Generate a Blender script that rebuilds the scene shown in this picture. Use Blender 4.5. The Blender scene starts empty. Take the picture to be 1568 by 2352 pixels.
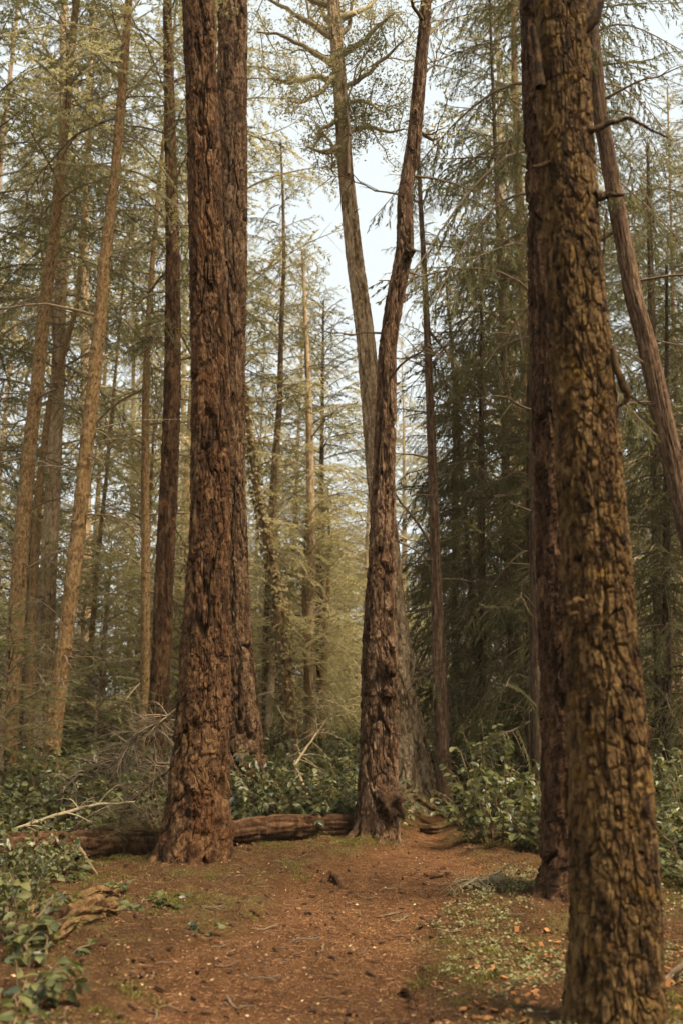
import bpy, math, random
import numpy as np
from mathutils import Vector, Matrix, Quaternion

# ------------------------------------------------------------------ camera, sky, sun, exposure
S = bpy.context.scene
COL = S.collection
rad = math.radians
FPX, PITCH, EYE = 2287.0, rad(10.0), 1.6      # focal length in units of a 1568 x 2352 frame

cam = bpy.data.cameras.new('camera')
cam.sensor_fit = 'VERTICAL'; cam.sensor_height = 36.0; cam.lens = 35.0
cam.clip_start = 0.05; cam.clip_end = 1000
cam.dof.use_dof = True; cam.dof.focus_distance = 10.5; cam.dof.aperture_fstop = 1.7
camo = bpy.data.objects.new('camera', cam); COL.objects.link(camo)
camo.location = (0, 0, EYE); camo.rotation_euler = (rad(90) + PITCH, 0, 0)
S.camera = camo

SUN_EL, SUN_AZ = rad(60), rad(125)            # soft light through thin high cloud, from behind on the right
world = bpy.data.worlds.new('World'); S.world = world; world.use_nodes = True
wn = world.node_tree; wn.nodes.clear()
sky = wn.nodes.new('ShaderNodeTexSky'); sky.sky_type = 'NISHITA'; sky.sun_disc = False
sky.sun_elevation = SUN_EL; sky.sun_rotation = SUN_AZ; sky.dust_density = 4.0; sky.air_density = 1.0
mixw = wn.nodes.new('ShaderNodeMix'); mixw.data_type = 'RGBA'; mixw.inputs[0].default_value = 0.95
mixw.inputs[7].default_value = (2.48, 2.68, 2.7, 1)      # even white overcast
bgn = wn.nodes.new('ShaderNodeBackground'); bgn.inputs[1].default_value = 0.05
wo = wn.nodes.new('ShaderNodeOutputWorld')
wn.links.new(sky.outputs[0], mixw.inputs[6]); wn.links.new(mixw.outputs[2], bgn.inputs[0]); wn.links.new(bgn.outputs[0], wo.inputs[0])

sun = bpy.data.lights.new('sun', 'SUN'); sun.energy = 1.5; sun.angle = rad(24); sun.color = (1.0, 0.85, 0.64)
suno = bpy.data.objects.new('sun', sun); COL.objects.link(suno)
sd = Vector((math.sin(SUN_AZ) * math.cos(SUN_EL), math.cos(SUN_AZ) * math.cos(SUN_EL), math.sin(SUN_EL)))
suno.rotation_euler = (-sd).to_track_quat('-Z', 'Y').to_euler(); suno.location = (0, 0, 60)

vs = S.view_settings; vs.view_transform = 'Standard'; vs.look = 'None'; vs.gamma = 1.0; vs.use_curve_mapping = False
vs.exposure = 2.9
S.render.engine = 'CYCLES'
cy = S.cycles; cy.max_bounces = 5; cy.diffuse_bounces = 3; cy.glossy_bounces = 2; cy.transmission_bounces = 3; cy.use_adaptive_sampling = True; cy.adaptive_threshold = 0.02
cy.volume_bounces = 1; cy.transparent_max_bounces = 4; cy.use_denoising = True; cy.caustics_reflective = False
cy.sample_clamp_indirect = 4.0

# ------------------------------------------------------------------ helpers
rng = np.random.default_rng(7); random.seed(7)
cp, sp = math.cos(PITCH), math.sin(PITCH)

def at(x, y, D):
    """frame point (1568 x 2352 units) at D metres ahead -> world"""
    r, u = (x - 784) / FPX, (1176 - y) / FPX
    Y = cp - sp * u; Z = sp + cp * u
    k = D / Y
    return np.array((r * k, D, EYE + Z * k))
def on_ground(x, y):
    r, u = (x - 784) / FPX, (1176 - y) / FPX
    Y = cp - sp * u; Z = sp + cp * u
    k = -EYE / Z
    return r * k, Y * k
def width_m(w, P):
    return w / FPX * (P[1] * cp + (P[2] - EYE) * sp)

def _h(ix, iy, iz, seed):
    x = (ix.astype(np.int64) * 374761393 + iy.astype(np.int64) * 668265263 + iz.astype(np.int64) * 2147483647 + seed * 974634777) & 0xffffffff
    x = ((x ^ (x >> 13)) * 1274126177) & 0xffffffff
    x = ((x ^ (x >> 16)) * 2246822519) & 0xffffffff
    return ((x ^ (x >> 15)) & 0xffffff) / float(0xffffff)
def vnoise(x, y, z=None, seed=0):
    x = np.asarray(x, float); y = np.asarray(y, float)
    z = np.zeros_like(x) if z is None else np.asarray(z, float)
    x, y, z = np.broadcast_arrays(x, y, z)
    ix, iy, iz = np.floor(x), np.floor(y), np.floor(z)
    fx, fy, fz = x - ix, y - iy, z - iz
    fx, fy, fz = [f * f * (3 - 2 * f) for f in (fx, fy, fz)]
    r = 0
    for a in (0, 1):
        for b in (0, 1):
            for c in (0, 1):
                w = (fx if a else 1 - fx) * (fy if b else 1 - fy) * (fz if c else 1 - fz)
                r = r + w * _h(ix + a, iy + b, iz + c, seed)
    return r * 2 - 1
def fbm(x, y, z=None, seed=0, o=4):
    s, a, t = 0, 1.0, 0
    for k in range(o):
        f = 2.0 ** k
        s = s + a * vnoise(x * f, y * f, None if z is None else z * f, seed + k); t += a; a *= 0.5
    return s / t
def worley(u, v, nu, seed):
    """u in cells, periodic nu; v in cells. returns F2-F1, id random, offset v in the cell"""
    iu, iv = np.floor(u), np.floor(v)
    f1 = np.full(u.shape, 9.0); f2 = np.full(u.shape, 9.0); idr = np.zeros(u.shape); dv = np.zeros(u.shape)
    z0 = np.zeros(u.shape)
    for a in (-1, 0, 1):
        for b in (-1, 0, 1):
            cu, cv = iu + a, iv + b
            cm = np.mod(cu, nu)
            px = cu + 0.1 + 0.8 * _h(cm, cv, z0, seed); py = cv + 0.1 + 0.8 * _h(cm, cv, z0, seed + 11)
            d = np.hypot(u - px, v - py)
            near = d < f1
            f2 = np.where(near, f1, np.minimum(f2, d))
            idr = np.where(near, _h(cm, cv, z0, seed + 23), idr)
            dv = np.where(near, v - py, dv)
            f1 = np.where(near, d, f1)
    return f2 - f1, idr, dv
def sstep(a, b, x):
    t = np.clip((x - a) / (b - a), 0, 1)
    return t * t * (3 - 2 * t)

def mesh(name, V, F, mats=(), mi=None, smooth=False, attrs=None):
    """V (n,3); F list of int arrays (m,k)"""
    V = np.ascontiguousarray(V, np.float32)
    if isinstance(F, np.ndarray): F = [F]
    F = [np.asarray(f, np.int32) for f in F if len(f)]
    me = bpy.data.meshes.new(name)
    me.vertices.add(len(V)); me.vertices.foreach_set('co', V.ravel())
    loops = np.concatenate([f.ravel() for f in F]); sizes = np.concatenate([np.full(len(f), f.shape[1], np.int32) for f in F])
    me.loops.add(len(loops)); me.loops.foreach_set('vertex_index', loops)
    me.polygons.add(len(sizes))
    me.polygons.foreach_set('loop_start', np.concatenate(([0], np.cumsum(sizes)[:-1])).astype(np.int32))
    for m in mats: me.materials.append(m)
    if mi is not None: me.polygons.foreach_set('material_index', np.asarray(mi, np.int32))
    me.polygons.foreach_set('use_smooth', np.full(len(sizes), smooth))
    for k, a in (attrs or {}).items():
        me.attributes.new(k, 'FLOAT', 'POINT').data.foreach_set('value', np.asarray(a, np.float32))
    me.update(calc_edges=True); me.validate()
    return me
class MB:
    def __init__(s): s.V = []; s.F = {}; s.n = 0; s.M = {}
    def add(s, V, F, m=0):
        F = np.asarray(F, np.int64)
        s.F.setdefault((F.shape[1], m), []).append(F + s.n); s.V.append(np.asarray(V, float)); s.n += len(V)
    def build(s, name, mats, smooth=False):
        Fs, mi = [], []
        for (k, m), fl in s.F.items():
            f = np.concatenate(fl); Fs.append(f); mi.append(np.full(len(f), m))
        return mesh(name, np.concatenate(s.V), Fs, mats, np.concatenate(mi), smooth)
def tube(P, R, n=6, cap=True):
    P = np.asarray(P, float); R = np.asarray(R, float); k = len(P)
    T = np.gradient(P, axis=0); T /= np.linalg.norm(T, axis=1)[:, None] + 1e-9
    ref = np.array((0, 0, 1.0)) if abs(T[:, 2]).mean() < 0.8 else np.array((1.0, 0, 0))
    A = np.cross(T, ref); A /= np.linalg.norm(A, axis=1)[:, None] + 1e-9
    B = np.cross(T, A)
    th = np.arange(n) / n * 2 * np.pi
    V = P[:, None] + R[:, None, None] * (A[:, None] * np.cos(th)[None, :, None] + B[:, None] * np.sin(th)[None, :, None])
    V = V.reshape(-1, 3)
    i = np.arange(k - 1)[:, None] * n; j = np.arange(n)[None]; j2 = (j + 1) % n
    F = np.stack([i + j, i + j2, i + n + j2, i + n + j], -1).reshape(-1, 4)
    return V, F

def obj(name, me, parent=None, loc=(0, 0, 0), quat=None, scale=None, kind=None):
    o = bpy.data.objects.new(name, me); COL.objects.link(o)
    o.location = loc
    if quat is not None: o.rotation_mode = 'QUATERNION'; o.rotation_quaternion = quat
    if scale is not None: o.scale = (scale,) * 3 if np.isscalar(scale) else scale
    if parent: o.parent = parent
    if kind: o['kind'] = kind
    return o
def tag(o, label, cat, group=None):
    o['label'] = label; o['category'] = cat
    if group: o['group'] = group
    return o
def thing(name, label, cat, loc, group=None):
    return tag(obj(name, None, None, loc), label, cat, group)

# ------------------------------------------------------------------ materials
def nodemat(name):
    m = bpy.data.materials.new(name); m.use_nodes = True
    nt = m.node_tree; b = nt.nodes['Principled BSDF']
    return m, nt, b
def N(nt, t, **kw):
    n = nt.nodes.new(t)
    for k, v in kw.items():
        if k.startswith('i_'): n.inputs[int(k[2:])].default_value = v
        else: setattr(n, k, v)
    return n
def ramp(nt, stops, src):
    r = N(nt, 'ShaderNodeValToRGB'); e = r.color_ramp.elements
    while len(e) < len(stops): e.new(0.5)
    for q, (p, c) in zip(e, stops): q.position = p; q.color = (*c, 1)
    nt.links.new(src, r.inputs[0]); return r.outputs[0]
def noise(nt, vec, scale, detail=4, rough=0.6):
    n = N(nt, 'ShaderNodeTexNoise'); n.inputs['Scale'].default_value = scale; n.inputs['Detail'].default_value = detail
    n.inputs['Roughness'].default_value = rough
    nt.links.new(vec, n.inputs['Vector']); return n.outputs['Fac']
def mapping(nt, src, scale):
    m = N(nt, 'ShaderNodeMapping'); m.inputs['Scale'].default_value = scale; nt.links.new(src, m.inputs['Vector']); return m.outputs[0]
def mixc(nt, fac, a, b, mode='MIX'):
    m = N(nt, 'ShaderNodeMix', data_type='RGBA', blend_type=mode)
    if isinstance(fac, (int, float)): m.inputs[0].default_value = fac
    else: nt.links.new(fac, m.inputs[0])
    for s, k in ((a, 6), (b, 7)):
        if isinstance(s, tuple): m.inputs[k].default_value = (*s, 1)
        else: nt.links.new(s, m.inputs[k])
    return m.outputs[2]
def math_(nt, op, a, b):
    m = N(nt, 'ShaderNodeMath', operation=op)
    for s, k in ((a, 0), (b, 1)):
        if isinstance(s, (int, float)): m.inputs[k].default_value = s
        else: nt.links.new(s, m.inputs[k])
    return m.outputs[0]

def bark_mat(name, dark, mid, light, stretch=0.25, scale=14.0, bump=0.6, lichen=None, lich_amt=0.55, patch=None, flake=34.0, contrast=1.0):
    m, nt, b = nodemat(name); L = nt.links
    tc = N(nt, 'ShaderNodeTexCoord').outputs['Object']
    v = mapping(nt, tc, (1, 1, stretch))
    n1 = noise(nt, v, scale, 6, 0.72)
    n2 = noise(nt, mapping(nt, tc, (1, 1, 0.5)), scale * 5, 4, 0.75)
    wv = N(nt, 'ShaderNodeVectorMath', operation='ADD'); L.new(mapping(nt, tc, (1, 1, 0.45)), wv.inputs[0])
    nz = N(nt, 'ShaderNodeTexNoise'); nz.inputs['Scale'].default_value = flake * 0.6; nz.inputs['Detail'].default_value = 3; L.new(tc, nz.inputs['Vector'])
    sc = N(nt, 'ShaderNodeVectorMath', operation='SCALE'); sc.inputs['Scale'].default_value = 0.9 / flake; L.new(nz.outputs['Color'], sc.inputs[0]); L.new(sc.outputs[0], wv.inputs[1])
    vo = N(nt, 'ShaderNodeTexVoronoi'); vo.inputs['Scale'].default_value = flake; L.new(wv.outputs[0], vo.inputs['Vector'])
    cell = N(nt, 'ShaderNodeSeparateColor'); L.new(vo.outputs['Color'], cell.inputs[0])
    at_ = N(nt, 'ShaderNodeAttribute', attribute_name='plate').outputs['Fac']
    f = math_(nt, 'ADD', math_(nt, 'MULTIPLY', n1, 0.55), math_(nt, 'MULTIPLY', at_, 0.16))
    f = math_(nt, 'ADD', f, math_(nt, 'MULTIPLY', cell.outputs[0], 0.16))
    f = math_(nt, 'ADD', f, math_(nt, 'MULTIPLY', n2, 0.25))
    k = 0.5 / contrast
    c = ramp(nt, [(0.56 - 0.30 * k, dark), (0.56, mid), (0.56 + 0.38 * k, light)], f)
    if lichen:
        ln = noise(nt, tc, 5.0, 5, 0.7)
        lf = ramp(nt, [(lich_amt, (0, 0, 0)), (lich_amt + 0.14, (0.75, 0.75, 0.75))], ln)
        c = mixc(nt, lf, c, lichen)
    if patch:
        pn = noise(nt, mapping(nt, tc, (1, 1, 0.35)), 2.2, 4, 0.6)
        pf = ramp(nt, [(0.56, (0, 0, 0)), (0.72, (0.6, 0.6, 0.6))], pn)
        c = mixc(nt, pf, c, mixc(nt, 0.5, c, patch))
    L.new(c, b.inputs['Base Color']); b.inputs['Roughness'].default_value = 0.92; b.inputs['Specular IOR Level'].default_value = 0.15
    bp = N(nt, 'ShaderNodeBump'); bp.inputs['Strength'].default_value = bump; bp.inputs['Distance'].default_value = 0.03
    hgt = math_(nt, 'ADD', math_(nt, 'MULTIPLY', n2, 0.8), math_(nt, 'MULTIPLY', cell.outputs[1], 0.35))
    L.new(math_(nt, 'ADD', hgt, math_(nt, 'MULTIPLY', n1, 0.6)), bp.inputs['Height']); L.new(bp.outputs[0], b.inputs['Normal'])
    return m

def leaf_mat(name, cols, trans, tfac=0.4, rough=0.6, spec=0.3, nscale=1.3, single=False):
    m, nt, b = nodemat(name); L = nt.links
    geo = N(nt, 'ShaderNodeNewGeometry'); oi = N(nt, 'ShaderNodeObjectInfo')
    n1 = noise(nt, geo.outputs['Position'], nscale, 3, 0.6)
    n2 = noise(nt, geo.outputs['Position'], nscale * 14, 2, 0.6)
    f = math_(nt, 'ADD', math_(nt, 'MULTIPLY', n1, 0.55), math_(nt, 'MULTIPLY', n2, 0.35))
    f = math_(nt, 'ADD', f, math_(nt, 'MULTIPLY', oi.outputs['Random'], 0.12))
    if single: f = math_(nt, 'ADD', math_(nt, 'MULTIPLY', f, 0.6), math_(nt, 'MULTIPLY', math_(nt, 'FRACT', math_(nt, 'ADD', oi.outputs['Random'], geo.outputs['Random Per Island']), 0.0), 0.5))
    k = len(cols)
    c = ramp(nt, [(0.3 + 0.4 * i / (k - 1), cols[i]) for i in range(k)], f)
    L.new(c, b.inputs['Base Color']); b.inputs['Roughness'].default_value = rough; b.inputs['Specular IOR Level'].default_value = spec
    tr = N(nt, 'ShaderNodeBsdfTranslucent')
    L.new(mixc(nt, 0.5, c, trans), tr.inputs[0])
    ms = N(nt, 'ShaderNodeMixShader', i_0=tfac); L.new(b.outputs[0], ms.inputs[1]); L.new(tr.outputs[0], ms.inputs[2])
    L.new(ms.outputs[0], nt.nodes['Material Output'].inputs[0])
    return m
def plain_mat(name, c1, c2, scale=20, rough=0.85, spec=0.2, bump=0.3, stretch=(1, 1, 1)):
    m, nt, b = nodemat(name)
    tc = N(nt, 'ShaderNodeTexCoord').outputs['Object']; oi = N(nt, 'ShaderNodeObjectInfo').outputs['Random']
    n1 = noise(nt, mapping(nt, tc, stretch), scale, 4, 0.65)
    f = math_(nt, 'ADD', math_(nt, 'MULTIPLY', n1, 0.75), math_(nt, 'MULTIPLY', oi, 0.25))
    nt.links.new(ramp(nt, [(0.3, c1), (0.7, c2)], f), b.inputs['Base Color'])
    b.inputs['Roughness'].default_value = rough; b.inputs['Specular IOR Level'].default_value = spec
    bp = N(nt, 'ShaderNodeBump'); bp.inputs['Strength'].default_value = bump; bp.inputs['Distance'].default_value = 0.01
    nt.links.new(n1, bp.inputs['Height']); nt.links.new(bp.outputs[0], b.inputs['Normal'])
    return m

M = {}
M['bark_red'] = bark_mat('bark_red', (0.020, 0.009, 0.004), (0.084, 0.039, 0.016), (0.215, 0.122, 0.058), 0.3, 16, 0.9, lichen=(0.075, 0.062, 0.022), lich_amt=0.63, patch=(0.30, 0.11, 0.03))
M['bark_brown'] = bark_mat('bark_brown', (0.020, 0.010, 0.005), (0.092, 0.048, 0.023), (0.27, 0.175, 0.105), 0.22, 18, 0.9, lichen=(0.16, 0.125, 0.08), lich_amt=0.6)
M['bark_grey'] = bark_mat('bark_grey', (0.028, 0.014, 0.007), (0.110, 0.059, 0.028), (0.28, 0.18, 0.105), 0.25, 16, 0.9)
M['bark_tan'] = bark_mat('bark_tan', (0.095, 0.053, 0.027), (0.35, 0.235, 0.128), (0.66, 0.50, 0.32), 0.2, 14, 0.9)
M['bark_pale'] = bark_mat('bark_pale', (0.16, 0.095, 0.05), (0.38, 0.265, 0.15), (0.58, 0.44, 0.28), 0.2, 14, 0.8)
M['bark_ochre'] = bark_mat('bark_ochre', (0.018, 0.009, 0.004), (0.105, 0.057, 0.020), (0.225, 0.138, 0.053), 0.5, 22, 0.9, lichen=(0.27, 0.14, 0.022), lich_amt=0.57, contrast=1.1)
M['bark_umber'] = bark_mat('bark_umber', (0.016, 0.007, 0.0035), (0.062, 0.028, 0.012), (0.165, 0.092, 0.046), 0.25, 16, 0.9)
M['bark_fibre'] = bark_mat('bark_fibre', (0.05, 0.028, 0.015), (0.13, 0.075, 0.042), (0.27, 0.175, 0.105), 0.06, 30, 0.9)
M['bark_scaly'] = bark_mat('bark_scaly', (0.085, 0.045, 0.018), (0.26, 0.155, 0.064), (0.44, 0.29, 0.14), 0.8, 40, 1.0, lichen=(0.34, 0.25, 0.12), lich_amt=0.6, flake=48, contrast=1.0)
M['bark_dark'] = bark_mat('bark_dark', (0.03, 0.018, 0.010), (0.08, 0.048, 0.027), (0.17, 0.11, 0.065), 0.15, 24, 0.9)
M['wood_twig'] = plain_mat('wood_twig', (0.07, 0.045, 0.026), (0.20, 0.14, 0.085), 12)
M['wood_lichen'] = plain_mat('wood_lichen', (0.16, 0.115, 0.06), (0.44, 0.36, 0.22), 16)
M['wood_grey'] = plain_mat('wood_grey', (0.07, 0.050, 0.030), (0.20, 0.15, 0.095), 16)
M['needle_fir'] = leaf_mat('needle_fir', [(0.026, 0.028, 0.011), (0.080, 0.079, 0.031), (0.19, 0.175, 0.074)], (0.36, 0.33, 0.12), 0.45, 0.7, 0.1)
M['needle_pale'] = leaf_mat('needle_pale', [(0.105, 0.100, 0.044), (0.25, 0.225, 0.102), (0.45, 0.39, 0.195)], (0.62, 0.54, 0.24), 0.5, 0.7, 0.1)  # lightened fir needles: the background's glow is put into their colour
M['needle_cedar'] = leaf_mat('needle_cedar', [(0.026, 0.028, 0.010), (0.068, 0.068, 0.025), (0.155, 0.145, 0.058)], (0.28, 0.26, 0.09), 0.4, 0.7, 0.12)
M['needle_dead'] = leaf_mat('needle_dead', [(0.12, 0.075, 0.04), (0.22, 0.15, 0.085), (0.34, 0.26, 0.16)], (0.3, 0.2, 0.1), 0.2)
M['salal'] = leaf_mat('salal', [(0.018, 0.024, 0.008), (0.042, 0.052, 0.017), (0.080, 0.090, 0.030), (0.14, 0.135, 0.048)], (0.20, 0.21, 0.05), 0.3, 0.4, 0.45, 2.0, True)
M['ivy'] = leaf_mat('ivy', [(0.09, 0.075, 0.03), (0.2, 0.16, 0.07), (0.34, 0.26, 0.12)], (0.3, 0.24, 0.08), 0.3)
M['stem'] = plain_mat('stem', (0.08, 0.05, 0.028), (0.19, 0.125, 0.07), 20)
M['cone'] = plain_mat('cone', (0.04, 0.02, 0.01), (0.14, 0.07, 0.035), 60)
M['chip'] = plain_mat('chip', (0.12, 0.042, 0.012), (0.32, 0.145, 0.05), 14, stretch=(1, 0.3, 1))
M['wood_bare'] = plain_mat('wood_bare', (0.17, 0.10, 0.052), (0.36, 0.25, 0.15), 14, stretch=(1, 1, 0.2))

# ------------------------------------------------------------------ ground
pl = [on_ground(*p) for p in ((120, 2520), (190, 2352), (370, 2200), (570, 2085), (650, 2012), (790, 1962), (925, 1932), (950, 1895), (955, 1862))]
pr = [on_ground(*p) for p in ((1010, 2520), (985, 2352), (965, 2200), (1010, 2100), (1085, 2030), (1150, 1995), (1065, 1945), (1030, 1895), (1010, 1862))]
PLY, PLX = np.array([p[1] for p in pl]), np.array([p[0] for p in pl]); PRY, PRX = np.array([p[1] for p in pr]), np.array([p[0] for p in pr])
def path_mask(x, y):
    l = np.interp(y, PLY, PLX); r = np.interp(y, PRY, PRX)
    w = 0.16 * fbm(x * 1.6, y * 1.6, seed=5, o=3)
    d = np.minimum(x - l, r - x) + w
    return sstep(-0.10, 0.22, d) * (1 - sstep(13.0, 15.0, y))
MOUNDS = []                                     # x, y, height, spread
def ground_z(x, y):
    x = np.asarray(x, float); y = np.asarray(y, float)
    z = 0.05 * fbm(x * 0.6, y * 0.6, seed=31, o=3) - 0.075 * path_mask(x, y)
    z = z + 0.5 * fbm(x * 0.05, y * 0.05, seed=77, o=2) * sstep(14, 45, np.hypot(x, y))
    for mx, my, h, s in MOUNDS: z = z + h * np.exp(-((x - mx) ** 2 + (y - my) ** 2) / (s * s))
    return z
gz = lambda x, y: float(ground_z(np.array([x]), np.array([y]))[0])
for px, py, D, h, s in ((442, 1990, 9.8, 0.07, 0.7), (872, 1930, 10.9, 0.07, 0.7), (1375, 2070, 7.9, 0.08, 0.8), (150, 2150, 6.6, 0.10, 1.0)):
    MOUNDS.append((at(px, py, D)[0], D, h, s))

def axis(lo, hi, step, far, grow):
    a = list(np.arange(lo, hi, step)); s = step
    x = a[-1]
    while x < far: s *= grow; x += s; a.append(x)
    s = step; x = lo; pre = []
    return a
gx = np.array(axis(0, 3.4, 0.036, 130, 1.16)); gx = np.concatenate((-gx[::-1], gx[1:]))
gy = np.concatenate((-np.array(axis(0, 2, 0.2, 130, 1.3))[::-1][:-1] , np.arange(0, 3.4, 0.15), np.array(axis(3.4, 11.8, 0.036, 130, 1.14))))
GX, GY = np.meshgrid(gx, gy, indexing='ij')
fine = np.exp(-(np.maximum(np.abs(GX) - 4, 0) + np.maximum(GY - 13, 0)) / 2)
GP = path_mask(GX, GY)
rough = 0.010 * fbm(GX * 9, GY * 9, seed=3, o=3) + (1 - GP) * 0.05 * fbm(GX * 4.5, GY * 4.5, seed=13, o=4) + 0.006 * vnoise(GX * 28, GY * 28, seed=9)
GZ = ground_z(GX, GY) + rough * fine
na, nb = GX.shape
i, j = np.meshgrid(np.arange(na - 1), np.arange(nb - 1), indexing='ij'); q = (i * nb + j).ravel()
GF = np.stack([q, q + nb, q + nb + 1, q + 1], -1)

m, nt, b = nodemat('forest_floor'); L = nt.links
tc = N(nt, 'ShaderNodeTexCoord').outputs['Object']
pm = N(nt, 'ShaderNodeAttribute', attribute_name='path').outputs['Fac']
n_f = noise(nt, tc, 55, 6, 0.75); n_m = noise(nt, tc, 7, 5, 0.7); n_l = noise(nt, tc, 1.7, 4, 0.6)
vor = N(nt, 'ShaderNodeTexVoronoi'); vor.inputs['Scale'].default_value = 60; L.new(mapping(nt, tc, (1, 0.45, 1)), vor.inputs['Vector'])
pf = math_(nt, 'ADD', math_(nt, 'MULTIPLY', n_f, 0.6), math_(nt, 'MULTIPLY', n_m, 0.4))
cpath = ramp(nt, [(0.36, (0.042, 0.018, 0.007)), (0.5, (0.125, 0.057, 0.022)), (0.66, (0.24, 0.128, 0.054))], pf)
cside = ramp(nt, [(0.34, (0.024, 0.012, 0.005)), (0.5, (0.085, 0.043, 0.016)), (0.68, (0.185, 0.112, 0.045))], pf)
cmoss = ramp(nt, [(0.38, (0.035, 0.030, 0.009)), (0.66, (0.17, 0.140, 0.042))], n_f)
mossf = ramp(nt, [(0.50, (0, 0, 0)), (0.62, (0.9, 0.9, 0.9))], math_(nt, 'ADD', math_(nt, 'MULTIPLY', n_l, 0.65), math_(nt, 'MULTIPLY', n_m, 0.35)))
cside = mixc(nt, mossf, cside, cmoss)
cc = mixc(nt, pm, cside, cpath)
cc = mixc(nt, math_(nt, 'MULTIPLY', vor.outputs['Distance'], 0.45), cc, mixc(nt, 0.5, cc, (0.05, 0.02, 0.008)))
L.new(cc, b.inputs['Base Color']); b.inputs['Roughness'].default_value = 0.95; b.inputs['Specular IOR Level'].default_value = 0.1
bp = N(nt, 'ShaderNodeBump'); bp.inputs['Strength'].default_value = 1.0; bp.inputs['Distance'].default_value = 0.03
L.new(math_(nt, 'ADD', n_f, math_(nt, 'MULTIPLY', vor.outputs['Distance'], 0.8)), bp.inputs['Height']); L.new(bp.outputs[0], b.inputs['Normal'])
ground = obj('forest_floor', mesh('forest_floor', np.stack([GX, GY, GZ], -1).reshape(-1, 3), GF, [m], None, True, {'path': GP.ravel()}), kind='structure')

# ------------------------------------------------------------------ trunks
BARK = {   # cell width, cell height, depth, small width, small height, small depth, plate tilt
    'plates': (0.080, 0.30, 0.048, 0.024, 0.10, 0.009, 0.010),
    'ridges': (0.060, 0.34, 0.030, 0.024, 0.07, 0.007, 0.012),
    'scales': (0.036, 0.12, 0.016, 0.012, 0.035, 0.004, 0.006),
    'fibre': (0.030, 0.60, 0.010, 0.012, 0.20, 0.004, 0.002),
    'fine': (0.030, 0.055, 0.005, 0.012, 0.02, 0.002, 0.002),
}
def smooth1(a, k):
    if k < 3: return a
    w = np.hanning(k + 2)[1:-1]; w /= w.sum()
    return np.convolve(np.pad(a, k // 2, mode='edge'), w, mode='valid')[:len(a)]
def trunk(pts, D, top, style, seg, dz, seed, mats, flare=(0.35, 0.35), lobes=5, whorl=0, vis=None, leanY=0.0, amp=1.0):
    """pts: (x, y, width) in frame units, top first. returns base point, mesh and the centre line function"""
    W = [at(x, y, D + leanY * (1600 - y) / 1600) for x, y, w in pts]; R = [0.5 * width_m(w, P) for (x, y, w), P in zip(pts, W)]
    W, R = W[::-1], R[::-1]
    d = (W[1] - W[0]) / (W[1][2] - W[0][2])
    z0 = gz(W[0][0], W[0][1])
    if W[0][2] > z0:
        P = W[0] + d * 0.7 * (z0 - 0.25 - W[0][2]); P[2] = z0 - 0.25; W.insert(0, P); R.insert(0, R[0] * 1.03)
    d = (W[-1] - W[-2]) / (W[-1][2] - W[-2][2])
    if top > W[-1][2] + 0.5:
        h = top - W[-1][2]
        W.append(W[-1] + d * h * 0.5); R.append(R[-1] * 0.62); W.append(W[-2] + d * h); R.append(0.02)
    W = np.array(W); R = np.array(R)
    vis = vis or EYE + D * 0.80
    zs = np.arange(W[0, 2], min(vis, top), dz)
    if top > zs[-1] + 0.3: zs = np.concatenate((zs, np.arange(zs[-1] + 0.3, top, 0.3)))
    zd = np.linspace(W[0, 2], W[-1, 2], 600)
    k = 13
    X, Y, RR = [smooth1(np.interp(zd, W[:, 2], a), k) for a in (W[:, 0], W[:, 1], R)]
    t = np.arange(seg) / seg * 2 * np.pi
    th = t - 0.42 * np.cos(t)      # more points on the side seen from the path
    TH, Z = np.meshgrid(th, zs)
    cx, cyy, r = np.interp(Z, zd, X), np.interp(Z, zd, Y), np.interp(Z, zd, RR)
    hz = Z - (W[0, 2] + 0.2)
    lob = 0
    rs = np.random.default_rng(seed)
    for n_ in (2, 3, lobes, lobes + 3): lob = lob + rs.uniform(0.3, 1.0) * np.cos(n_ * TH + rs.uniform(0, 6.28) + 0.25 * hz)
    lob = lob / 3
    fl = flare[0] * np.exp(-np.maximum(hz, 0) / flare[1])
    r1 = r * (1 + fl * (0.45 + 1.1 * np.maximum(lob, -0.2)) + 0.03 * lob)
    cw, ch, dep, sw, sh, sdep, tilt = BARK[style]
    Rm = float(np.interp(2.0, zd, RR))
    nu = max(6, round(2 * np.pi * Rm / cw)); ns = max(8, round(2 * np.pi * Rm / sw))
    u, v = TH / (2 * np.pi) * nu, Z / ch
    cx3, sy3 = np.cos(TH) * Rm, np.sin(TH) * Rm
    w1 = fbm(cx3 * 6, sy3 * 6, Z * 2.2, seed, 3); w2 = fbm(cx3 * 6, sy3 * 6, Z * 2.2, seed + 50, 3)
    kw_ = 2.0 if style == 'scales' else 1.3
    uu, vv = u + kw_ * w1, v + 0.5 * kw_ * w2
    e, idr, dv = worley(uu, vv, nu, seed)
    plate = sstep(0.0, 0.16, e)
    fr = 0.42 / cw
    n1 = fbm(cx3 * fr + 0.6 * w2, sy3 * fr + 0.6 * w1, Z * 0.36 / ch, seed + 70, 3)
    furrow = sstep(0.0, 0.085, np.abs(n1))
    n2 = fbm(cx3 * fr * 2.1, sy3 * fr * 2.1, Z * 0.7 / ch + 0.5 * w1, seed + 80, 3)
    crack = sstep(0.0, 0.075, np.abs(n2))
    e2, id2, dv2 = worley(TH / (2 * np.pi) * ns + 1.3 * w2, Z / sh + 1.0 * w1, ns, seed + 5)
    flake = sdep * (id2 - 0.5) * 1.5 + sdep * (sstep(0, 0.12, e2) - 0.8) - 0.5 * sdep * dv2
    grit = 1.3 * sdep * fbm(cx3 * 45, sy3 * 45, Z * 32, seed + 9, 3)
    wf, wp = (0.75, 0.75) if style == 'scales' else (1.15, 0.22)
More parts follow.
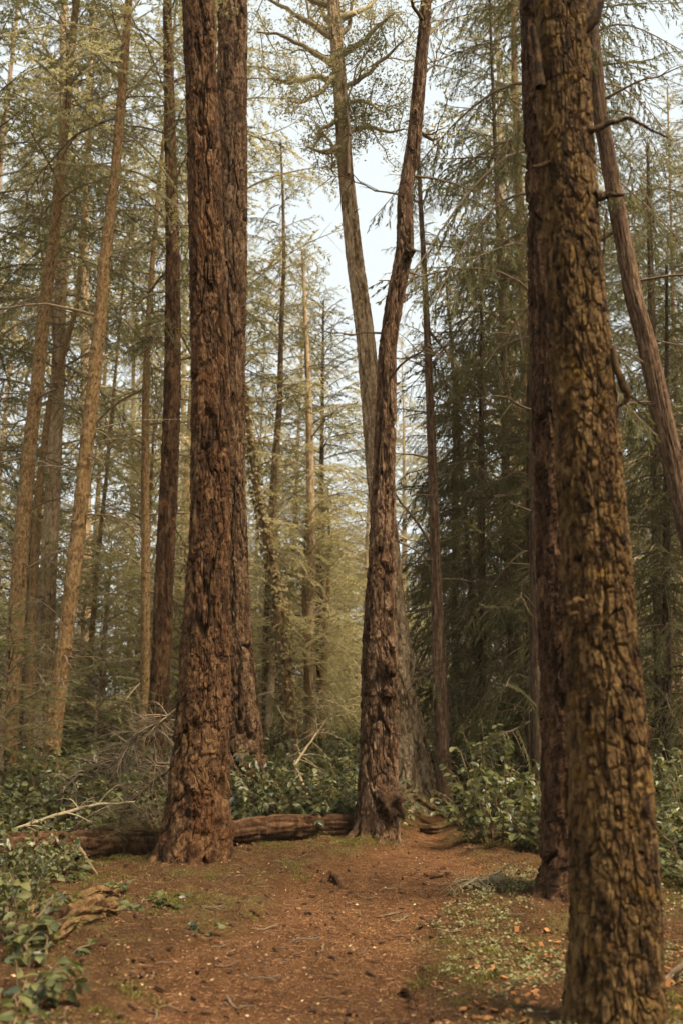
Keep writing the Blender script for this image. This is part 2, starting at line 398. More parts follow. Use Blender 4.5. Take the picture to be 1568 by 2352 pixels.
    disp = dep * (wf * furrow + wp * plate + 0.45 * crack * furrow - (wf + wp + 0.30)) * (0.75 + 0.5 * idr) - tilt * dv * plate * furrow + flake + grit
    fade = np.clip(r / Rm, 0.25, 1.0)
    disp = disp * fade * amp
    if whorl:
        ph = Z / whorl + 0.15 * rs.standard_normal()
        disp = disp + 0.17 * r * np.exp(-((ph - np.round(ph)) / 0.05) ** 2) * (0.6 + 0.6 * vnoise(TH * 1.3, np.round(ph), seed=seed))
    rr = np.maximum(r1 + disp, 0.004)
    V = np.stack([cx + rr * np.cos(TH), cyy + rr * np.sin(TH), Z + 0.4 * disp * np.sin(Z * 9 + TH * 2)], -1)
    base = np.array((np.interp(z0, zd, X), np.interp(z0, zd, Y), z0))
    V = (V - base).reshape(-1, 3)
    kz = len(zs)
    i = np.arange(kz - 1)[:, None] * seg; j = np.arange(seg)[None]; j2 = (j + 1) % seg
    F = np.stack([i + j, i + j2, i + seg + j2, i + seg + j], -1).reshape(-1, 4)
    cap = (np.arange(seg) + (kz - 1) * seg)[None]
    me = mesh('trunk', V, [F, cap], mats, None, seg < 90, {'plate': idr.ravel()})
    def line(z): return np.array((np.interp(z, zd, X), np.interp(z, zd, Y), z)), float(np.interp(z, zd, RR))
    return base, me, line

# ------------------------------------------------------------------ boughs and crowns
def leafquads(B, Dv, Nn, Ln, Wd):
    """diamond leaves: base points, directions, side vectors"""
    a = B; c = B + Dv * Ln[:, None]
    mid = B + Dv * (Ln * 0.5)[:, None]
    V = np.stack([a, mid + Nn * Wd[:, None], c, mid - Nn * Wd[:, None]], 1).reshape(-1, 3)
    F = np.arange(len(V)).reshape(-1, 4)
    return V, F
def unit(a): return a / (np.linalg.norm(a, axis=-1, keepdims=True) + 1e-9)
def bough(L, rs, style='fir', dens=1.0, bare=False):
    wood, lv = [], []
    n = 9; t = np.linspace(0, 1, n)
    up, dr = (rs.uniform(0.0, 0.3), rs.uniform(0.25, 0.55)) if style == 'fir' else (rs.uniform(-0.05, 0.15), rs.uniform(0.55, 0.9))
    P = np.stack([t * L * (1 - 0.12 * dr), 0.10 * L * np.sin(t * 3 + rs.uniform(0, 6)) * t, L * (up * t - dr * t * t + (0.25 if style != 'fir' else 0.10) * t ** 4)], -1)
    wood.append(tube(P, 0.004 + 0.011 * L ** 0.5 * (1 - t) * 0.9, 4))
    sl = 0.095 / dens; s = 0.12 * L
    side = 1; gap = rs.uniform(0, 6.28); gk = rs.uniform(3, 7)
    while s < L * 0.99:
        tt = s / L
        p = np.array([np.interp(tt, t, P[:, k]) for k in range(3)])
        p2 = np.array([np.interp(min(tt + .05, 1), t, P[:, k]) for k in range(3)]); ax = unit(p2 - p + 1e-6)
        side = -side
        ang = rs.uniform(0.75, 1.25)
        lat = np.array((-ax[1], ax[0], 0)); lat = unit(lat) * side
        d = unit(ax * math.cos(ang) + lat * math.sin(ang) + np.array((0, 0, rs.uniform(-0.75, 0.12) if style == 'fir' else rs.uniform(-0.85, -0.2))))
        l = min(0.75, 0.14 + 0.52 * (L - s) * rs.uniform(0.5, 1.0)) * (0.55 if tt < 0.3 else 1)
        if style != 'fir': l *= 1.15
        tw = np.linspace(0, 1, 4)
        Q = p + d[None] * (tw * l)[:, None] + np.array((0, 0, -1.0))[None] * (0.16 * l * tw ** 2)[:, None]
        wood.append(tube(Q, 0.0045 * (1 - tw * 0.7), 3))
        if not bare and (math.sin(gap + gk * s) > -0.55 or rs.uniform() < 0.3):
            m_ = max(4, int(l / 0.0125)); tk = (np.arange(m_) + rs.uniform(0, 1, m_)) / m_
            B = p + d[None] * (tk * l)[:, None] + np.array((0, 0, -1.0))[None] * (0.16 * l * tk ** 2)[:, None]
            sgn = rs.choice((-1.0, 1.0), m_)
            sd_ = unit(np.cross(d, (0, 0, 1)))
            if style == 'fir':
                Dv = unit(d[None] * rs.uniform(0.4, 0.9, (m_, 1)) + sd_[None] * (sgn * rs.uniform(0.35, 1.0, m_))[:, None] + rs.normal(0, 0.22, (m_, 3)))
                Ln = rs.uniform(0.045, 0.095, m_); Wd = rs.uniform(0.007, 0.013, m_)
            else:
                Dv = unit(d[None] * 0.8 + sd_[None] * (sgn * rs.uniform(0.3, 0.9, m_))[:, None] + np.array((0, 0, -0.25)) + rs.normal(0, 0.15, (m_, 3)))
                Ln = rs.uniform(0.05, 0.10, m_); Wd = rs.uniform(0.006, 0.012, m_)
            Nn = unit(np.cross(Dv, np.array((0, 0, 1.0)) + rs.normal(0, 0.55, (m_, 3))))
            lv.append((B, Dv, Nn, Ln, Wd))
        s += sl * rs.uniform(0.6, 1.4)
    LV = LF = None
    if lv:
        LV, LF = leafquads(*[np.concatenate(a) for a in zip(*lv)])
    b_ = MB()
    for V, F in wood: b_.add(V, F)
    WV = np.concatenate(b_.V); WF = np.concatenate(b_.F[(4, 0)])
    return WV, WF, LV, LF
def rot(az, el, roll=0.0):
    return np.array(Matrix.Rotation(az, 3, 'Z') @ Matrix.Rotation(-el, 3, 'Y') @ Matrix.Rotation(roll, 3, 'X'))
rb = np.random.default_rng(21)
BOUGH = {st: [bough(Lb, rb, st, dn) for Lb in (0.9, 1.3, 1.8, 2.3, 2.8) for _ in (0, 1)] for st, dn in (('fir', 0.95), ('cedar', 1.05))}
BOUGH['bare'] = [bough(Lb, rb, 'fir', 0.45, True) for Lb in (0.8, 1.3, 1.8, 2.3) for _ in (0, 1)]
BLEN = {'fir': (0.9, 0.9, 1.3, 1.3, 1.8, 1.8, 2.3, 2.3, 2.8, 2.8)}; BLEN['cedar'] = BLEN['fir']; BLEN['bare'] = (.8, .8, 1.3, 1.3, 1.8, 1.8, 2.3, 2.3)

def crown_mesh(name, H, R, nb, style, seed, leafm, woodm, sparse=0.0, shape=0.6, bare_low=0):
    """a crown H high round the z axis, branch tips R out at its base"""
    rs = np.random.default_rng(seed); mb = MB()
    ga = 2.39996; lens = np.array(BLEN[style])
    for i in range(nb):
        t = ((i + rs.uniform(0, 1)) / nb) ** 0.78
        if rs.uniform() < sparse: continue
        ln = R * ((1 - t) ** shape * (0.35 + 0.65 * min(1, t * 5 + 0.5))) * rs.uniform(0.65, 1.2) + 0.40
        k = int(np.argmin(abs(lens - ln) + rs.uniform(0, 0.3, len(lens))))
        s = np.clip(ln / lens[k], 0.45, 1.7)
        st = style
        WV, WF, LV, LF = BOUGH[st][k]
        el = (0.15 + 0.6 * t + rs.normal(0, 0.24)) if style == 'fir' else (0.05 + 0.45 * t + rs.normal(0, 0.2))
        Mx = rot(i * ga + rs.normal(0, 0.4), el, rs.normal(0, 0.4))
        o = np.array((0, 0, t * H))
        mb.add(WV @ Mx.T * s + o, WF, 1); mb.add(LV @ Mx.T * s + o, LF, 0)
    for i in range(bare_low):
        WV, WF, _, _ = BOUGH['bare'][rs.integers(8)]
        Mx = rot(rs.uniform(0, 6.28), rs.normal(0.0, 0.2)); o = np.array((0, 0, -rs.uniform(0.1, 0.45) * H))
        mb.add(WV @ Mx.T * rs.uniform(0.5, 0.9) + o, WF, 1)
    return mb.build(name, [leafm, woodm])
CR = {}
for i in range(3):
    CR['fir%d' % i] = crown_mesh('crown', 12, 2.9, 68, 'fir', 100 + i, M['needle_fir'], M['wood_twig'], 0.15)
    CR['pale%d' % i] = crown_mesh('crown', 12, 3.0, 62, 'fir', 200 + i, M['needle_pale'], M['wood_lichen'], 0.2, bare_low=8)
    if i < 2: CR['cedar%d' % i] = crown_mesh('crown', 11, 3.0, 88, 'cedar', 300 + i, M['needle_cedar'], M['wood_twig'], 0.08)
CR['young0'] = crown_mesh('crown', 5, 1.5, 60, 'fir', 401, M['needle_fir'], M['wood_twig'], 0.05)
CR['young2'] = crown_mesh('crown', 5, 1.6, 56, 'fir', 403, M['needle_pale'], M['wood_lichen'], 0.05)
CR['young1'] = crown_mesh('crown', 5, 1.6, 60, 'cedar', 402, M['needle_cedar'], M['wood_twig'], 0.05)
CR['cedar2'] = CR['cedar1']
CH = {k: (5 if k.startswith('y') else 11 if k.startswith('c') else 12) for k in CR}

def add_crown(tree, base, line, z0, z1, key, wide=1.0, spin=None):
    a, _ = line(z0); c, _ = line(z1)
    d = Vector(c - a); q = Vector((0, 0, 1)).rotation_difference(d.normalized()) @ Quaternion((0, 0, 1), random.uniform(0, 6.28) if spin is None else spin)
    s = d.length / CH[key]
    return obj('crown', CR[key], tree, a - base, q, (s * wide, s * wide, s))

# bare branches: small stock of meshes shared between trees
def bare_branch(L, rs, r0, sub=5):
    n = 10; t = np.linspace(0, 1, n)
    k = rs.normal(0, 0.10, (n, 2)).cumsum(0) * 0.35
    P = np.stack([t * L, k[:, 0] * L * t, L * (rs.uniform(-0.1, 0.3) * t - rs.uniform(0.1, 0.5) * t * t) + k[:, 1] * L * 0.6 * t], -1)
    mb = MB(); mb.add(*tube(P, r0 * (1 - 0.85 * t), 6))
    for _ in range(sub):
        a = rs.uniform(0.3, 0.9); p = np.array([np.interp(a, t, P[:, k_]) for k_ in range(3)])
        d = unit(np.array((rs.uniform(0.3, 1), rs.choice((-1, 1)) * rs.uniform(0.3, 1), rs.uniform(-0.7, 0.3)))); l = L * rs.uniform(0.15, 0.45)
        u = np.linspace(0, 1, 5); Q = p + d * (u * l)[:, None] + np.array((0, 0, -1)) * (0.2 * l * u * u)[:, None] + rs.normal(0, 0.015 * l, (5, 3)) * u[:, None]
        mb.add(*tube(Q, r0 * 0.42 * (1 - 0.8 * u), 4))
    return mb.build('branch', [M['wood_twig']])
rs_b = np.random.default_rng(5)
BARE = [bare_branch(L_, rs_b, 0.012 + 0.006 * L_, int(3 + 3 * L_)) for L_ in (0.35, 0.5, 0.8, 1.1, 1.4, 1.8, 2.2, 1.2)]
STUB = [bare_branch(L_, rs_b, 0.02, 0) for L_ in (0.10, 0.14, 0.2)]
def add_branches(tree, base, line, z0, z1, n, smax=1.0, seed=0, plane=True, stubs=0):
    rs = np.random.default_rng(seed + 900)
    for i in range(n + stubs):
        z = rs.uniform(z0, z1); p, r = line(z)
        az = rs.choice((0, math.pi)) + rs.normal(0, 0.7) if plane else rs.uniform(0, 6.28)
        me = BARE[rs.integers(len(BARE))] if i < n else STUB[rs.integers(3)]
        q = Matrix([list(x) for x in rot(az, rs.normal(0.0, 0.25), rs.uniform(-1, 1))]).to_quaternion()
        off = np.array((math.cos(az), math.sin(az), 0)) * r * 0.7
        obj('branch', me, tree, p + off - base, q, smax * rs.uniform(0.6, 1.0))

def tree(name, label, pts, D, top, style, mat, seg, dz, seed, crown=None, branches=0, stubs=0, group=None, bz=None, **kw):
    base, me, line = trunk(pts, D, top, style, seg, dz, seed, [M[mat]], **kw)
    T = thing(name, label, 'tree', base, group)
    obj('trunk', me, T)
    for c in crown or (): add_crown(T, base, line, *c)
    if branches or stubs:
        z0, z1 = bz or (2.0, EYE + D * 0.78)
        add_branches(T, base, line, z0, z1, branches, seed=seed, stubs=stubs)
    return T, base, line

BIG = []
BIG.append(tree('fir_tree', 'massive fir with deeply furrowed rust-brown bark standing in front of the fallen log',
     [(455, 0, 70), (467, 300, 72), (476, 600, 78), (484, 900, 84), (483, 1200, 87), (476, 1400, 100), (469, 1600, 116), (459, 1800, 134), (451, 1900, 146), (446, 1960, 155)],
     9.75, 24, 'plates', 'bark_red', 150, 0.014, 1, [(16, 24, 'fir0', 0.7)], stubs=5, flare=(0.30, 0.30)))
BIG.append(tree('fir_tree', 'greyer furrowed fir pressed close behind the right side of the massive rust-brown fir',
     [(535, 0, 66), (534, 300, 68), (533, 600, 69), (526, 900, 72), (525, 1100, 76), (528, 1300, 84), (532, 1500, 98), (544, 1700, 116), (550, 1800, 124)],
     13.0, 26, 'plates', 'bark_grey', 105, 0.019, 2, [(18, 26, 'fir1', 0.7)], branches=3, stubs=4, bz=(7, 11)))
CT = tree('fir_tree', 'dark reddish trunk curving to the right above the narrow path, beside the fallen log end',
     [(978, 0, 24), (961, 200, 30), (949, 330, 32), (929, 450, 34), (930, 570, 39), (906, 690, 40), (889, 800, 40), (886, 950, 46), (881, 1100, 50), (876, 1300, 62), (871, 1500, 78), (870, 1700, 84), (868, 1850, 90), (870, 1910, 98)],
     10.95, 19, 'plates', 'bark_brown', 115, 0.016, 3, [(12.5, 19, 'pale0', 0.8)], branches=4, stubs=7, bz=(5, 10), flare=(0.28, 0.3), amp=0.85)
BIG.append(CT)
DT = tree('fir_tree', 'pale grey-brown trunk leaning left with contorted limbs, its foot behind the dark curving trunk',
     [(765, 0, 28), (781, 200, 31), (794, 400, 34), (815, 600, 39), (836, 750, 42), (851, 900, 46), (869, 1100, 54), (881, 1200, 60), (895, 1400, 70), (915, 1600, 90), (936, 1750, 103), (946, 1850, 112)],
     14.0, 17.5, 'ridges', 'bark_tan', 95, 0.02, 4, [(14.2, 17.5, 'pale1', 1.0)], stubs=6)
BIG.append(DT)
BIG.append(tree('fir_tree', 'broad dark fir with flaring foot half hidden behind the nearest trunk',
     [(1252, 0, 112), (1283, 600, 135), (1306, 1200, 150), (1322, 1500, 165), (1334, 1700, 178), (1346, 1850, 196), (1356, 1950, 215), (1362, 2020, 230)],
     7.95, 25, 'plates', 'bark_umber', 130, 0.015, 5, [(17, 25, 'fir2', 0.7)], stubs=4, flare=(0.3, 0.3)))
FT = tree('pine_tree', 'nearest trunk, ochre scaly bark, slightly out of focus at the right',
     [(1288, 0, 122), (1298, 300, 124), (1315, 600, 130), (1341, 900, 141), (1362, 1200, 153), (1380, 1500, 167), (1402, 1800, 187), (1414, 2100, 203), (1412, 2300, 214)],
     5.1, 20, 'scales', 'bark_ochre', 180, 0.009, 6, [(14, 20, 'fir1', 0.6)], flare=(0.25, 0.15), vis=6.2)
tree('cedar_tree', 'slender reddish cedar leaning left at the right edge, stringy bark',
     [(1345, -60, 33), (1375, 250, 34), (1420, 500, 38), (1458, 700, 40), (1483, 784, 43), (1527, 984, 46), (1560, 1134, 48), (1600, 1300, 50), (1660, 1600, 52)],
     11.5, 17, 'fibre', 'bark_fibre', 60, 0.03, 7, [(8.2, 17, 'cedar0', 0.6)], branches=10, bz=(4, 9))
tree('fir_tree', 'slim smooth-barked conifer leaning right nearest the left edge',
     [(176, 0, 16), (162, 150, 17), (151, 280, 18), (138, 400, 22), (124, 550, 24), (104, 700, 28), (86, 884, 29), (68, 1034, 31), (50, 1234, 35), (38, 1434, 38), (26, 1618, 40)],
     14.5, 17, 'fine', 'bark_scaly', 44, 0.03, 8, [(8.5, 17, 'fir0', 1.0)], branches=16, bz=(3, 12), whorl=0.55)
tree('fir_tree', 'straight leaning conifer ringed with branch whorls, second trunk from the left edge',
     [(297, 0, 16), (282, 200, 20), (265, 400, 22), (241, 600, 26), (229, 750, 29), (216, 884, 31), (199, 1034, 32), (184, 1184, 33), (161, 1384, 35), (142, 1534, 37), (125, 1668, 38), (113, 1800, 38)],
     13.5, 17.5, 'fine', 'bark_scaly', 48, 0.025, 9, [(8.8, 17.5, 'pale2', 1.0)], branches=16, stubs=44, bz=(1.5, 11.5), whorl=0.42)
tree('fir_tree', 'thin knobbly conifer just left of the furrowed brown mid-distance trunk',
     [(378, 300, 7), (364, 450, 9), (351, 600, 12), (341, 750, 14), (336, 884, 17), (334, 1084, 19), (335, 1284, 20), (335, 1484, 21), (331, 1668, 22)],
     18, 15.5, 'fine', 'bark_scaly', 32, 0.04, 10, [(7.0, 15.5, 'fir2', 0.85)], branches=12, stubs=16, bz=(2, 12), whorl=0.45)
tree('fir_tree', 'furrowed reddish mid-distance fir left of the massive trunk',
     [(392, 330, 26), (398, 600, 32), (397, 884, 38), (390, 1084, 39), (380, 1284, 42), (372, 1484, 44), (363, 1643, 46)],
     16, 20, 'ridges', 'bark_red', 60, 0.03, 11, [(6.5, 20, 'fir1', 0.75)], branches=6, bz=(3, 10))
tree('fir_tree', 'thin dim conifer crossing behind the leftmost trunk',
     [(185, 600, 9), (178, 700, 11), (113, 934, 14), (89, 1134, 18), (76, 1384, 20), (70, 1600, 22)],
     19, 16, 'fine', 'bark_scaly', 28, 0.05, 12, [(7, 16, 'cedar1', 0.9)], branches=10, bz=(2, 12))
tree('fir_tree', 'thin pale pole-like trunk between the ringed conifer and the knobbly one',
     [(262, 900, 7), (244, 1109, 9), (225, 1284, 11), (209, 1500, 13), (200, 1658, 14)],
     21, 13, 'fine', 'bark_scaly', 24, 0.06, 13, [(6, 13, 'pale0', 0.9)], branches=6, bz=(2, 9))
tree('fir_tree', 'slender brown fir with a thin tufted top right of the twin big trunks',
     [(645, 330, 4), (650, 450, 6), (653, 600, 9), (646, 750, 11), (642, 934, 14), (629, 1084, 15), (620, 1284, 17), (612, 1484, 19), (611, 1650, 20)],
     20, 13.4, 'fine', 'bark_fibre', 28, 0.05, 14, [(5.2, 13.5, 'fir0', 0.85)], branches=12, bz=(3, 11))
IV = tree('fir_tree', 'ivy-clad trunk leaning left between two slender trunks behind the shrubs',
     [(575, 1000, 13), (590, 1120, 16), (612, 1234, 20), (636, 1350, 25), (650, 1500, 31), (664, 1650, 36)],
     18, 11, 'ridges', 'bark_scaly', 36, 0.05, 15, [(7.2, 11, 'young0', 0.8)])
tree('fir_tree', 'pale straight trunk glowing in the centre gap behind the shrubs',
     [(700, 700, 9), (708, 884, 14), (712, 1034, 18), (715, 1284, 20), (709, 1534, 23), (709, 1650, 24)],
     19.5, 10.6, 'fine', 'bark_pale', 32, 0.05, 16, [(3.6, 10.7, 'pale1', 0.95)], branches=10, bz=(3, 10))
tree('fir_tree', 'short dark trunk close to the right of the pale straight trunk',
     [(738, 1150, 12), (736, 1334, 18), (736, 1500, 20), (740, 1650, 21)],
     22, 10.5, 'ridges', 'bark_dark', 28, 0.06, 17, [(5.5, 10.5, 'young0', 1.0)], branches=6, bz=(2, 6))
tree('cedar_tree', 'slim straight cedar right of the curving trunk, bare below',
     [(953, 230, 7), (964, 450, 10), (975, 650, 13), (983, 834, 17), (991, 1034, 20), (998, 1234, 23), (1004, 1434, 28), (1009, 1568, 33), (1018, 1768, 38)],
     13.5, 10.3, 'fibre', 'bark_fibre', 44, 0.03, 18, [(6.2, 10.4, 'pale2', 0.6)], branches=14, bz=(2.5, 9), flare=(0.3, 0.3))
tree('cedar_tree', 'dark cedar trunk rising from the shrubs right of the path',
     [(1150, 700, 12), (1159, 934, 16), (1161, 1134, 19), (1171, 1334, 24), (1181, 1534, 27), (1193, 1700, 33)],
     15, 15, 'fibre', 'bark_dark', 40, 0.04, 19, [(2.6, 13.5, 'cedar2', 0.55), (2.0, 9.0, 'young1', 0.8)], branches=8, bz=(1.5, 6))
tree('cedar_tree', 'dark thin trunk tilted right beneath the cedar boughs',
     [(1085, 1400, 14), (1098, 1560, 17), (1108, 1640, 18), (1140, 1715, 20)],
     16, 8.5, 'fibre', 'bark_dark', 24, 0.06, 20, [(2.6, 8.5, 'cedar1', 0.8)], branches=6, bz=(1, 4))
tree('cedar_tree', 'cedar with heavy drooping boughs above the broad dark fir',
     [(1225, 300, 20), (1228, 700, 26), (1230, 1100, 30), (1236, 1650, 40)],
     12.5, 18, 'fibre', 'bark_dark', 36, 0.05, 21, [(5.5, 18, 'cedar1', 0.66)], branches=4, bz=(3, 6))
tree('cedar_tree', 'dark cedar filling the gap right of the nearest trunk',
     [(1500, 900, 22), (1510, 1300, 26), (1520, 1700, 32)],
     16, 11, 'fibre', 'bark_dark', 32, 0.05, 22, [(2.2, 11, 'cedar0', 0.85)], branches=4, bz=(2, 6))
tree('fir_tree', 'thin pale trunk at the far right edge behind the leaning cedar',
     [(1545, 700, 9), (1553, 1000, 12), (1560, 1400, 15), (1562, 1650, 16)],
     22, 16, 'fine', 'bark_pale', 24, 0.06, 23, [(8, 16, 'pale0', 0.7)], branches=6, bz=(3, 10))

for nm, lb, x, D, top, cr, sd in (
    ('fir_tree', 'shaggy fir behind the leftmost trunk with brownish boughs', -30, 16.0, 17, [(5.0, 17, 'fir1', 0.9)], 32),
    ('cedar_tree', 'dark cedar just outside the right edge whose boughs hang into the picture', 1720, 12.5, 11, [(3.6, 11, 'cedar2', 0.75)], 33)):
    tree(nm, lb, [(x, 300, 22), (x, 1000, 30), (x, 1650, 38)], D, top, 'fine', 'bark_fibre' if nm == 'cedar_tree' else 'bark_scaly', 28, 0.06, sd, cr, branches=8, bz=(2, 9))

for lb, x, D, top, key, w in (('bushy dark cedar just left of the dark cedar trunk', 1105, 14.6, 8.8, 'cedar0', 0.62), ('dense dark cedar against the left side of the broad dark fir', 1215, 13.4, 8.2, 'cedar1', 0.55),
                             ('low dark cedar behind the slim straight cedar', 1045, 17.5, 7.2, 'cedar1', 0.62), ('dense dark cedar right of the nearest trunk', 1530, 13.5, 7.6, 'cedar0', 0.6)):
    tree('cedar_tree', lb, [(x, 900, 12), (x, 1300, 17), (x, 1650, 22)], D, top, 'fibre', 'bark_dark', 24, 0.08, int(x), [(0.9, top, key, w), (0.5, top * 0.72, 'young1', 0.78)])

# limbs of the pale leaning tree, each with its tufts
def gnarly(P, r0, rs, kink=0.06):
    P = np.array(P, float); k = len(P); n = 6 * (k - 1) + 1
    u = np.linspace(0, k - 1, n); Q = np.stack([np.interp(u, np.arange(k), P[:, a]) for a in range(3)], -1)
    Q += rs.normal(0, kink, (n, 3)) * np.sin(np.linspace(0, np.pi, n))[:, None] * 0.5
    for a in range(3): Q[1:-1, a] = (Q[:-2, a] + Q[1:-1, a] * 2 + Q[2:, a]) / 4
    return Q, np.linspace(r0, r0 * 0.28, n)
def tufts(C, Rr, n, rs, ln=(0.035, 0.08)):
    B = np.concatenate([c + rs.normal(0, 1, (n, 3)) * Rr * 0.5 for c in C])
    k = len(B); Dv = unit(rs.normal(0, 1, (k, 3)) + np.array((0, 0, 0.1))); Nn = unit(np.cross(Dv, rs.normal(0, 1, (k, 3))))
    return leafquads(B, Dv, Nn, rs.uniform(*ln, k), rs.uniform(0.006, 0.013, k))
def limbs(T, base, D, specs, mat, leafm, seed, wid, ntuft=46):
    rs = np.random.default_rng(seed)
    for pts in specs:
        Ds = D + np.linspace(0, rs.uniform(-1.0, 1.0), len(pts))
        P = [at(x, y, d) for (x, y), d in zip(pts, Ds)]
        Q, R = gnarly(P, wid * rs.uniform(0.7, 1.15), rs)
        mb = MB(); mb.add(*tube(Q - base, R, 7))
        C = []
        for k in range(len(Q) // 2):
            a = rs.integers(len(Q) // 4, len(Q)); d = unit(rs.normal(0, 1, 3) + np.array((0, 0, 0.25))); l = rs.uniform(0.25, 0.75)
            u = np.linspace(0, 1, 6); tw = Q[a] + d * (u * l)[:, None] + rs.normal(0, 0.035, (6, 3)) * u[:, None]
            mb.add(*tube(tw - base, 0.4 * R[a] * (1 - 0.75 * u) + 0.003, 4)); C += [tw[5], tw[4], tw[3] + rs.normal(0, 0.05, 3)]
        lb = obj('limb', mb.build('limb', [M[mat]], True), T)
        C += list(Q[-3:])
        V, F = tufts(np.array(C), 0.14, ntuft, rs)
        obj('foliage', mesh('foliage', V - base, F, [M[leafm]]), lb)
limbs(DT[0], DT[1], 14.0, [
    [(762, 85), (700, 48), (645, 15), (600, -12)], [(770, 155), (708, 108), (650, 78), (588, 74)], [(766, 60), (735, 20), (715, -30)],
    [(780, 190), (722, 172), (668, 192), (622, 180)], [(786, 268), (748, 290), (716, 345)], [(788, 300), (850, 292), (895, 304), (928, 296)],
    [(782, 205), (838, 172), (895, 122), (925, 92)], [(776, 130), (830, 98), (868, 55), (905, 30)], [(790, 335), (745, 352), (706, 338)],
    [(784, 235), (848, 240), (888, 262)], [(770, 90), (800, 60), (812, -20)], [(772, 40), (830, 30), (880, -20)], [(768, 20), (690, -10), (640, -40)],
    [(778, 160), (735, 215), (690, 225), (670, 262)], [(795, 380), (760, 330), (738, 300)]],
    'wood_lichen', 'needle_pale', 55, 0.055, 30)
limbs(CT[0], CT[1], 10.95, [[(955, 195), (985, 152), (1012, 150)], [(948, 300), (985, 316), (1008, 314)], [(968, 90), (1000, 60), (1050, -10)], [(972, 50), (940, 10), (920, -40)]],
    'wood_twig', 'needle_pale', 56, 0.03, 8)
# dark hanging spray caught on the pale leaning tree
limbs(DT[0], DT[1], 12.6, [[(800, 400), (803, 310), (820, 270), (850, 262)], [(803, 310), (795, 230), (830, 130), (880, 75)]], 'wood_twig', 'needle_fir', 57, 0.028, 45)
# broken branches of the nearest trunk
def sticks(T, base, specs, mat, sides=8):
    rs = np.random.default_rng(3)
    for pts, D, w in specs:
        P = [at(x, y, D) for x, y in pts]; Q, _ = gnarly(P, 1, rs, 0.012)
        R = np.interp(np.linspace(0, 1, len(Q)), np.linspace(0, 1, len(w)), [0.5 * width_m(a, P[0]) for a in w])
        obj('branch', mesh('branch', tube(Q - base, R, sides)[0], tube(Q - base, R, sides)[1], [M[mat]], None, True), T)
sticks(FT[0], FT[1], [
    ([(1325, 70), (1355, 40), (1372, 5), (1385, -60)], 5.05, (46, 44, 36, 30)), ([(1350, 300), (1385, 290), (1440, 268), (1480, 290), (1532, 316)], 5.0, (20, 14, 9, 7, 4)),
    ([(1368, 452), (1398, 446), (1432, 449)], 5.0, (30, 14, 7)), ([(1380, 620), (1392, 480)], 5.1, (6, 4)),
    ([(1405, 800), (1416, 850), (1436, 890), (1440, 915), (1420, 935)], 5.0, (12, 17, 21, 15, 5)), ([(1436, 905), (1470, 925), (1505, 932)], 5.02, (7, 5, 3)),
    ([(1300, 1392), (1318, 1382), (1340, 1380)], 4.86, (9, 16, 9)), ([(1305, 1412), (1322, 1405), (1330, 1425)], 4.87, (14, 10, 4)),
    ([(1240, 200), (1232, 130), (1222, 60)], 5.0, (26, 18, 12)), ([(1262, 372), (1240, 380), (1222, 384)], 5.0, (12, 12, 8)), ([(1478, 1700), (1490, 1680), (1497, 1668)], 5.05, (30, 22, 12))], 'bark_ochre')
# roots running out from the feet of the big trees
def roots(T, base, n, r0, L, seed, a0=3.3, a1=6.1, mat='bark_red'):
    r_ = np.random.default_rng(seed)
    for k in range(n):
        a = a0 + (a1 - a0) * (k + r_.uniform(0.1, 0.9)) / n; l = L * r_.uniform(0.6, 1.15); m = 14; t = np.linspace(0, 1, m)
        aa = a + 0.35 * np.sin(t * 3 + k) * t; d = r0 * 0.72 + l * t
        P = np.stack([base[0] + d * np.cos(aa), base[1] + d * np.sin(aa)], -1); g = ground_z(P[:, 0], P[:, 1])
        R = 0.085 * r0 / 0.3 * r_.uniform(0.7, 1.2) * (1 - 0.75 * t)
        z = g + 0.20 * np.exp(-t * 5.5) - 0.03 - 0.05 * t ** 2
        V, F = tube(np.column_stack((P, z)), np.ones(m), 18); V = V.reshape(m, 18, 3); C = np.column_stack((P, z))[:, None]
        nz = fbm(V[..., 0] * 9, V[..., 1] * 9, V[..., 2] * 9, seed + k, 3)
        V = C + (V - C) * (R[:, None] * (1 + 0.8 * nz))[..., None]
        obj('root', mesh('root', V.reshape(-1, 3) - base, F, [M[mat]], None, True, {'plate': (nz.ravel() + 1) / 2}), T)
roots(BIG[0][0], BIG[0][1], 4, 0.33, 0.36, 11); roots(CT[0], CT[1], 5, 0.24, 0.40, 12, mat='bark_brown'); roots(BIG[4][0], BIG[4][1], 6, 0.38, 0.32, 13, 2.8, 6.0, 'bark_umber')
roots(DT[0], DT[1], 3, 0.34, 0.6, 15, 4.5, 6.2, 'bark_tan')
# burls of the curving trunk
def burl(T, base, x, y, D, r, mat, seed):
    n = 28; th, ph = np.meshgrid(np.linspace(0, 2 * np.pi, n, endpoint=False), np.linspace(0.05, np.pi - 0.05, 16))
    d = np.stack([np.sin(ph) * np.cos(th), np.sin(ph) * np.sin(th), np.cos(ph) * 1.2], -1)
    rr = r * (1 + 0.8 * fbm(d[..., 0] * 2.6, d[..., 1] * 2.6, d[..., 2] * 2.6, seed, 4)) * (0.8 + 0.3 * sstep(0, 0.12, np.abs(fbm(d[..., 0] * 4, d[..., 1] * 4, d[..., 2] * 4, seed + 4, 3))))
    V = (d * rr[..., None] + at(x, y, D) - base).reshape(-1, 3)
    i = np.arange(15)[:, None] * n; j = np.arange(n)[None]; F = np.stack([i + j, i + n + j, i + n + (j + 1) % n, i + (j + 1) % n], -1).reshape(-1, 4)
    obj('burl', mesh('burl', V, F, [M[mat]], None, True), T)
for a in ((941, 578, 10.85, 0.055), (884, 1535, 10.77, 0.085), (888, 1590, 10.77, 0.06), (892, 1845, 10.75, 0.12)): burl(CT[0], CT[1], *a, 'bark_brown', int(a[0]))
